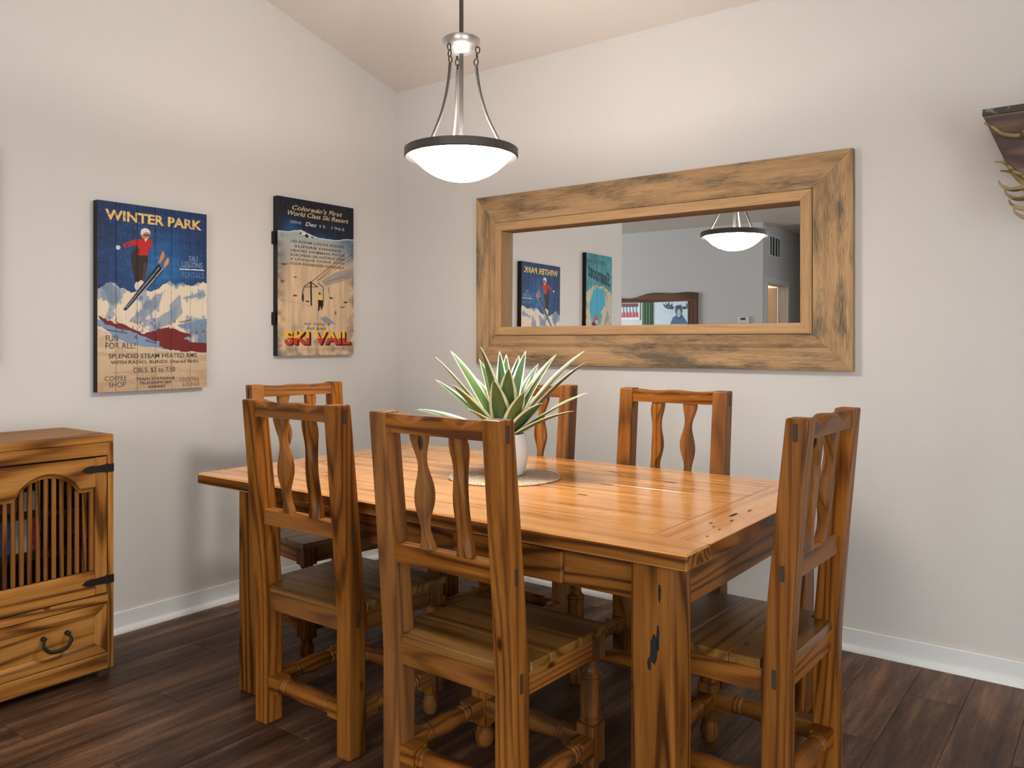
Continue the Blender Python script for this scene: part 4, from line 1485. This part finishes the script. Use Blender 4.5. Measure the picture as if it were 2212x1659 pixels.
mk('pot', lathe(pp, 48), M['ceramic'], pt, smooth='auto')
mk('soil', lathe([(0.071, 0.118), (0.071, 0.127), (0.04, 0.132), (0.001, 0.130)], 28), M['soil'], pt, smooth='auto')


def leaf(az, tilt, ln, wid, droop, tw=0.0, r0=0.012):
    n = 16
    d = Vector((math.cos(az), math.sin(az), 0))
    side0 = Vector((-math.sin(az), math.cos(az), 0))
    p = Vector((0, 0, 0.122)) + d * r0
    ang = tilt
    bm = bmesh.new()
    lay = bm.verts.layers.float_vector.new('across')
    rows = []
    step = ln / n
    for i in range(n + 1):
        t = i / n
        wv_ = wid * 1.08 * math.sin(PI * min(1.0, (0.10 + 0.90 * t) ** 0.86)) ** 0.85 + 0.0006
        tan = d * math.sin(ang) + Vector((0, 0, math.cos(ang)))
        nor = -d * math.cos(ang) + Vector((0, 0, math.sin(ang)))
        tws = tw * t
        side = side0 * math.cos(tws) + nor * math.sin(tws)
        nn = nor * math.cos(tws) - side0 * math.sin(tws)
        row = []
        for kx in (-1, -0.72, -0.36, 0, 0.36, 0.72, 1):
            q = p + side * (kx * wv_) + nn * (abs(kx) ** 1.4 * wv_ * 0.38)
            v = bm.verts.new(q)
            v[lay] = (kx, t * ln * 10, az)
            row.append(v)
        rows.append(row)
        p = p + tan * step
        ang += droop / n * (0.4 + 1.2 * t)
    for a, b in zip(rows, rows[1:]):
        for i in range(6):
            bm.faces.new((a[i], a[i + 1], b[i + 1], b[i]))
    o = mk('leaf', bm, M['leaf'], pt, smooth=True)
    so = o.modifiers.new('thickness', 'SOLIDIFY')
    so.thickness = 0.0012
    so.offset = 0
    return o


def cam_az(right, deep):
    v = rv * right + dv * deep
    return math.atan2(v.y, v.x)


# leaves read from the photograph: (sideways, towards the wall, tilt, length, half width, droop)
LV = [(-0.95, -0.25, 0.62, 0.39, 0.016, 0.15), (-0.8, 0.5, 0.55, 0.40, 0.017, 0.2), (-0.55, -0.6, 0.28, 0.36, 0.021, 0.12), (-1, 0.1, 0.80, 0.33, 0.017, 0.10), (-1, -0.4, 0.72, 0.28, 0.020, 0.05),
      (-0.25, -1, 0.50, 0.27, 0.021, 0.2), (0.1, -1, 0.34, 0.30, 0.022, 0.35), (0.35, 0.8, 0.30, 0.33, 0.017, 0.2), (0.7, -0.3, 0.42, 0.36, 0.017, 0.3), (0.95, -0.2, 0.60, 0.43, 0.020, 0.30),
      (1, 0.1, 0.70, 0.40, 0.016, 0.25), (0.8, 0.5, 0.50, 0.38, 0.017, 0.3), (1, -0.5, 0.95, 0.36, 0.013, 0.25), (0.9, -0.6, 1.05, 0.30, 0.013, 0.3), (-1, 0.3, 1.15, 0.36, 0.012, 0.35),
      (-0.9, 0.7, 1.25, 0.34, 0.011, 0.4), (0.05, 0.9, 0.18, 0.32, 0.016, 0.1), (-0.2, 0.7, 0.15, 0.33, 0.015, 0.12), (0.3, 0.3, 0.22, 0.34, 0.016, 0.2), (0.55, 0.9, 0.6, 0.36, 0.014, 0.3),
      (-0.3, 0.3, 0.35, 0.32, 0.018, 0.15), (-0.5, 0.9, 0.7, 0.34, 0.014, 0.4), (0.4, -0.9, 0.62, 0.24, 0.018, 0.2), (-0.7, -0.8, 0.85, 0.22, 0.017, 0.3), (0.7, -0.8, 0.8, 0.24, 0.016, 0.3), (0.0, -0.4, 0.2, 0.22, 0.019, 0.3)]
for s_, d_, ti, ln, wd, dp in LV:
    leaf(cam_az(s_, d_), ti, ln, wd * 1.7, dp, tw=random.uniform(-0.5, 0.5))

# ------------------------------------------------------------------ antler wall sconce (right edge)
sc = thing('antler_sconce', 'dark wooden wall sconce with metal rim and antlers, at the right edge', 'sconce', (3.33, 0, 0))
SF, SBK = -0.25, -0.004
zt, zb_, hwt, hwb = 2.030, 1.845, 0.252, 0.180


def panel(nm, quad, th, axis):
    a, b, c_, d_ = [Vector(q) for q in quad]
    nrm = (b - a).cross(d_ - a).normalized() * th
    secs = [[tuple(p) for p in (a, b, c_, d_)], [tuple(p + nrm) for p in (a, b, c_, d_)]]
    return mk(nm, loft(secs), M['sconce_wood'], sc, bevel=0.001, axis=axis)


ft, fb_ = SF, SF + 0.05
panel('front_panel', [(-hwb, fb_, zb_), (hwb, fb_, zb_), (hwt, ft, zt), (-hwt, ft, zt)], -0.008, 0)
panel('side_panel', [(-hwb, SBK, zb_), (-hwb, fb_, zb_), (-hwt, ft, zt), (-hwt, SBK, zt)], -0.008, 2)
panel('side_panel', [(hwb, fb_, zb_), (hwb, SBK, zb_), (hwt, SBK, zt), (hwt, ft, zt)], -0.008, 2)
box('metal_rim', -hwt - 0.002, hwt + 0.002, ft - 0.004, ft + 0.004, zt, zt + 0.022, M['patina'], sc, bevel=0.001)
box('metal_rim', -hwt - 0.002, -hwt + 0.006, ft + 0.0042, SBK, zt, zt + 0.022, M['patina'], sc, bevel=0.001)
box('metal_rim', hwt - 0.006, hwt + 0.002, ft + 0.0042, SBK, zt, zt + 0.022, M['patina'], sc, bevel=0.001)
box('wall_plate', -0.10, 0.10, -0.016, -0.003, 1.60, 1.99, M['sconce_wood'], sc, bevel=0.003)


def antler(pts, r0, r1, parent=None):
    s_ = spline(pts, 5)
    n = len(s_)
    rad = [r0 + (r1 - r0) * (i / (n - 1)) ** 0.8 for i in range(n)]
    return mk('antler', tube(s_, rad, 10), M['antler'], parent or sc, smooth='auto')


# front antler lying on the panel, then a cluster of beams and tines below the box
antler([(0.02, -0.268, 2.015), (-0.10, -0.270, 1.985), (-0.135, -0.272, 1.945), (-0.19, -0.272, 1.955), (-0.222, -0.272, 1.985), (-0.246, -0.268, 2.002)], 0.012, 0.0035)
antler([(0.05, -0.268, 1.93), (-0.06, -0.27, 1.94), (-0.14, -0.272, 1.943)], 0.013, 0.010)
base_pts = [(0.10, -0.12, 1.73), (0.02, -0.16, 1.77), (-0.06, -0.20, 1.80), (-0.115, -0.22, 1.80)]
for i, (dz, dx) in enumerate(((0.0, 0.0), (-0.034, 0.018), (-0.068, 0.030), (-0.100, 0.044))):
    root_pts = [(x + dx, y, z + dz) for x, y, z in base_pts]
    b = antler(root_pts, 0.017, 0.013)
    tip0 = Vector(root_pts[-1])
    # upper tine and lower curling tine
    antler([tip0 + Vector((0.004, 0, 0.0)), tip0 + Vector((-0.045, -0.01, 0.03)), tip0 + Vector((-0.072, -0.012, 0.062)), tip0 + Vector((-0.105, -0.012, 0.072))] if i < 2 else
           [tip0 + Vector((0.004, 0, 0.0)), tip0 + Vector((-0.025, -0.01, 0.02)), tip0 + Vector((-0.05, -0.012, 0.034)), tip0 + Vector((-0.085, -0.012, 0.036))], 0.0125, 0.0022, b)
    antler([tip0 + Vector((0.006, 0, 0.0)), tip0 + Vector((-0.022, -0.008, -0.026)), tip0 + Vector((-0.058, -0.014, -0.030)), tip0 + Vector((-0.085, -0.012, -0.012)), tip0 + Vector((-0.092, -0.008, 0.004))], 0.0125, 0.0022, b)

# ------------------------------------------------------------------ things seen only through the mirror
# live-edge framed mirror on the far wall
lm = thing('live_edge_mirror', 'mirror in a dark brown live-edge wooden frame, seen reflected in the big mirror', 'mirror', (0, -5.998, 0))
ex0, ex1, ez0, ez1 = -2.60, -0.65, 1.05, 1.83


def lip(t):
    return 0.09 + 0.028 * math.sin(t * 9.0 + 0.6) + 0.014 * math.sin(t * 21.0)


n = 36
secs = []
for i in range(n + 1):
    t = i / n
    xx = ex0 + (ex1 - ex0) * t
    secs.append([(xx, 0.0, ez1), (xx, 0.035, ez1), (xx, 0.030, ez1 + lip(t)), (xx, 0.0, ez1 + lip(t))])
mk('frame_board', loft(secs), M['live_edge'], lm, axis=0)
secs = []
for i in range(n + 1):
    t = i / n
    xx = ex0 + (ex1 - ex0) * t
    secs.append([(xx, 0.0, ez0), (xx, 0.035, ez0), (xx, 0.030, ez0 - lip(t + 0.4)), (xx, 0.0, ez0 - lip(t + 0.4))])
mk('frame_board', loft(secs), M['live_edge'], lm, axis=0)
box('frame_board', ex1 - 0.125, ex1, 0.0, 0.034, ez0 + 0.0005, ez1 - 0.0005, M['live_edge'], lm, axis=2)
box('frame_board', ex0, ex0 + 0.125, 0.0, 0.034, ez0 + 0.0005, ez1 - 0.0005, M['live_edge'], lm, axis=2)
box('mirror_glass', ex0 + 0.1252, ex1 - 0.1252, 0.004, 0.012, ez0 + 0.001, ez1 - 0.001, M['glass'], lm, bevel=0)

# thermostat
th_ = thing('thermostat', 'small white thermostat on the far grey wall, seen in the big mirror', 'thermostat', (-0.075, -5.999, 1.585))
box('housing', -0.068, 0.068, 0.0, 0.026, -0.042, 0.042, M['white_plastic'], th_, bevel=0.005)
box('display', -0.03, 0.03, 0.0262, 0.028, 0.0, 0.026, M['grey_screen'], th_, bevel=0.0005)
# vent
vt = thing('wall_vent', 'white return air grille above the hallway door, seen in the big mirror', 'vent', (0.1505, -6.62, 2.345))
VW, VH = 0.42, 0.27
for nm, a in (('vent_frame', (0, 0.012, 0, VW, 0, 0.025)), ('vent_frame', (0, 0.012, 0, VW, VH - 0.025, VH)), ('vent_frame', (0, 0.012, 0, 0.025, 0.0252, VH - 0.0252)), ('vent_frame', (0, 0.012, VW - 0.025, VW, 0.0252, VH - 0.0252))):
    box(nm, *a, M['white_plastic'], vt, bevel=0.001)
box('vent_back', 0.0, 0.002, 0.0252, VW - 0.0252, 0.0252, VH - 0.0252, M['vent_dark'], vt, bevel=0)
for i in range(1, 4):
    yy = VW * i / 4
    box('vent_bar', 0.0022, 0.011, yy - 0.008, yy + 0.008, 0.0252, VH - 0.0252, M['white_plastic'], vt, bevel=0)
for i in range(10):
    zz = 0.034 + i * 0.0215
    box('vent_slat', 0.0022, 0.006, 0.0254, VW - 0.0254, zz, zz + 0.005, M['grey_screen'], vt, bevel=0)
# hallway door with casing
dr1 = thing('door_1', 'white cased hallway doorway with a cream door standing open', 'door')
del dr1['category']
dr1['kind'] = 'structure'
cs = 0.07
box('casing', 0.15, 0.166, -6.14, -6.14 + cs, 0.0, 2.03 + cs, M['trim'], dr1, bevel=0.002)
box('casing', 0.15, 0.166, -6.9 - cs, -6.9, 0.0, 2.03 + cs, M['trim'], dr1, bevel=0.002)
box('casing', 0.15, 0.166, -6.8998, -6.1402, 2.03, 2.03 + cs, M['trim'], dr1, bevel=0.002)
dl = box('door_leaf', -0.70, 0.03, -6.885, -6.85, 0.01, 2.02, M['door_cream'], dr1, bevel=0.003)
dl.location = (0, 0, 0)
mk('door_knob', lathe([(0.006, 0), (0.012, 0.01), (0.024, 0.03), (0.026, 0.045), (0.016, 0.058), (0.002, 0.06)], 16), M['nickel'], dl, loc=(-0.63, -6.85, 0.95), rot=(-PI / 2, 0, 0), smooth='auto')
# ceiling lamp of the room behind the door
bl_ = thing('ceiling_lamp', 'warm ceiling lamp in the bedroom behind the hallway door', 'lamp', (-1.0, -7.6, 0))
mk('globe', lathe([(0.13, 2.729), (0.14, 2.71), (0.12, 2.66), (0.06, 2.635), (0.002, 2.63)], 28), simple('warm_globe', (1, 0.9, 0.75, 1), 0.4, emit=(1, 0.80, 0.55, 1), es=3.0), bl_, smooth='auto')
mk('lamp_base', lathe([(0.15, 2.7295), (0.15, 2.715), (0.141, 2.715)], 28), M['nickel'], bl_, smooth='auto')
pl2 = bpy.data.lights.new('bedroom_bulb', 'POINT')
pl2.energy = 70
pl2.color = (1.0, 0.80, 0.58)
pl2.shadow_soft_size = 0.1
po2 = bpy.data.objects.new('bedroom_bulb', pl2)
COL.objects.link(po2)
po2.parent = bl_
po2.location = (0, 0, 2.45)


# picture, window stand-in and curtain in the living room, met by the second mirror
def picture(nm, label, canvas, x0, x1, z0, z1):
    r = thing(nm, label, 'picture', (x0, -0.0012, z0), rz=-PI / 2)
    print_boards(r, canvas, x1 - x0, z1 - z0, 0.025, 1, (230, 230, 230), 'canvas')
    return r


picture('wall_picture', 'pale picture of a moose head, seen in the far mirror', paint_moose(), -4.20, -3.30, 1.72, 2.34)
picture('wall_picture', 'panel standing in for a window with red and grey shapes, seen in the far mirror', paint_stripes(), -5.02, -4.50, 1.86, 2.24)  # striped panel stands in for a window
bm = bmesh.new()
cu_s = []
for i in range(25):
    t = i / 24
    cu_s.append((-4.42 + 0.22 * t, -0.06 + 0.018 * math.sin(t * 22)))
ring_ = cu_s + [(x, y - 0.004) for x, y in cu_s[::-1]]
bm.free()
cur = thing('curtain', 'narrow green curtain beside the living room picture', 'curtain', (0, 0, 0))
mk('curtain_cloth', extrude_poly(ring_, lambda p, q, d: (p, q, d), 0.02, 2.3), M['curtain'], cur, smooth='auto', axis=2)
mk('curtain_rod', tube([(-4.5, -0.06, 2.31), (-4.1, -0.06, 2.31)], 0.01, 10), M['iron'], cur, smooth='auto')
mk('rod_bracket', tube([(-4.14, -0.001, 2.31), (-4.14, -0.06, 2.31)], 0.006, 8), M['iron'], cur, smooth='auto')
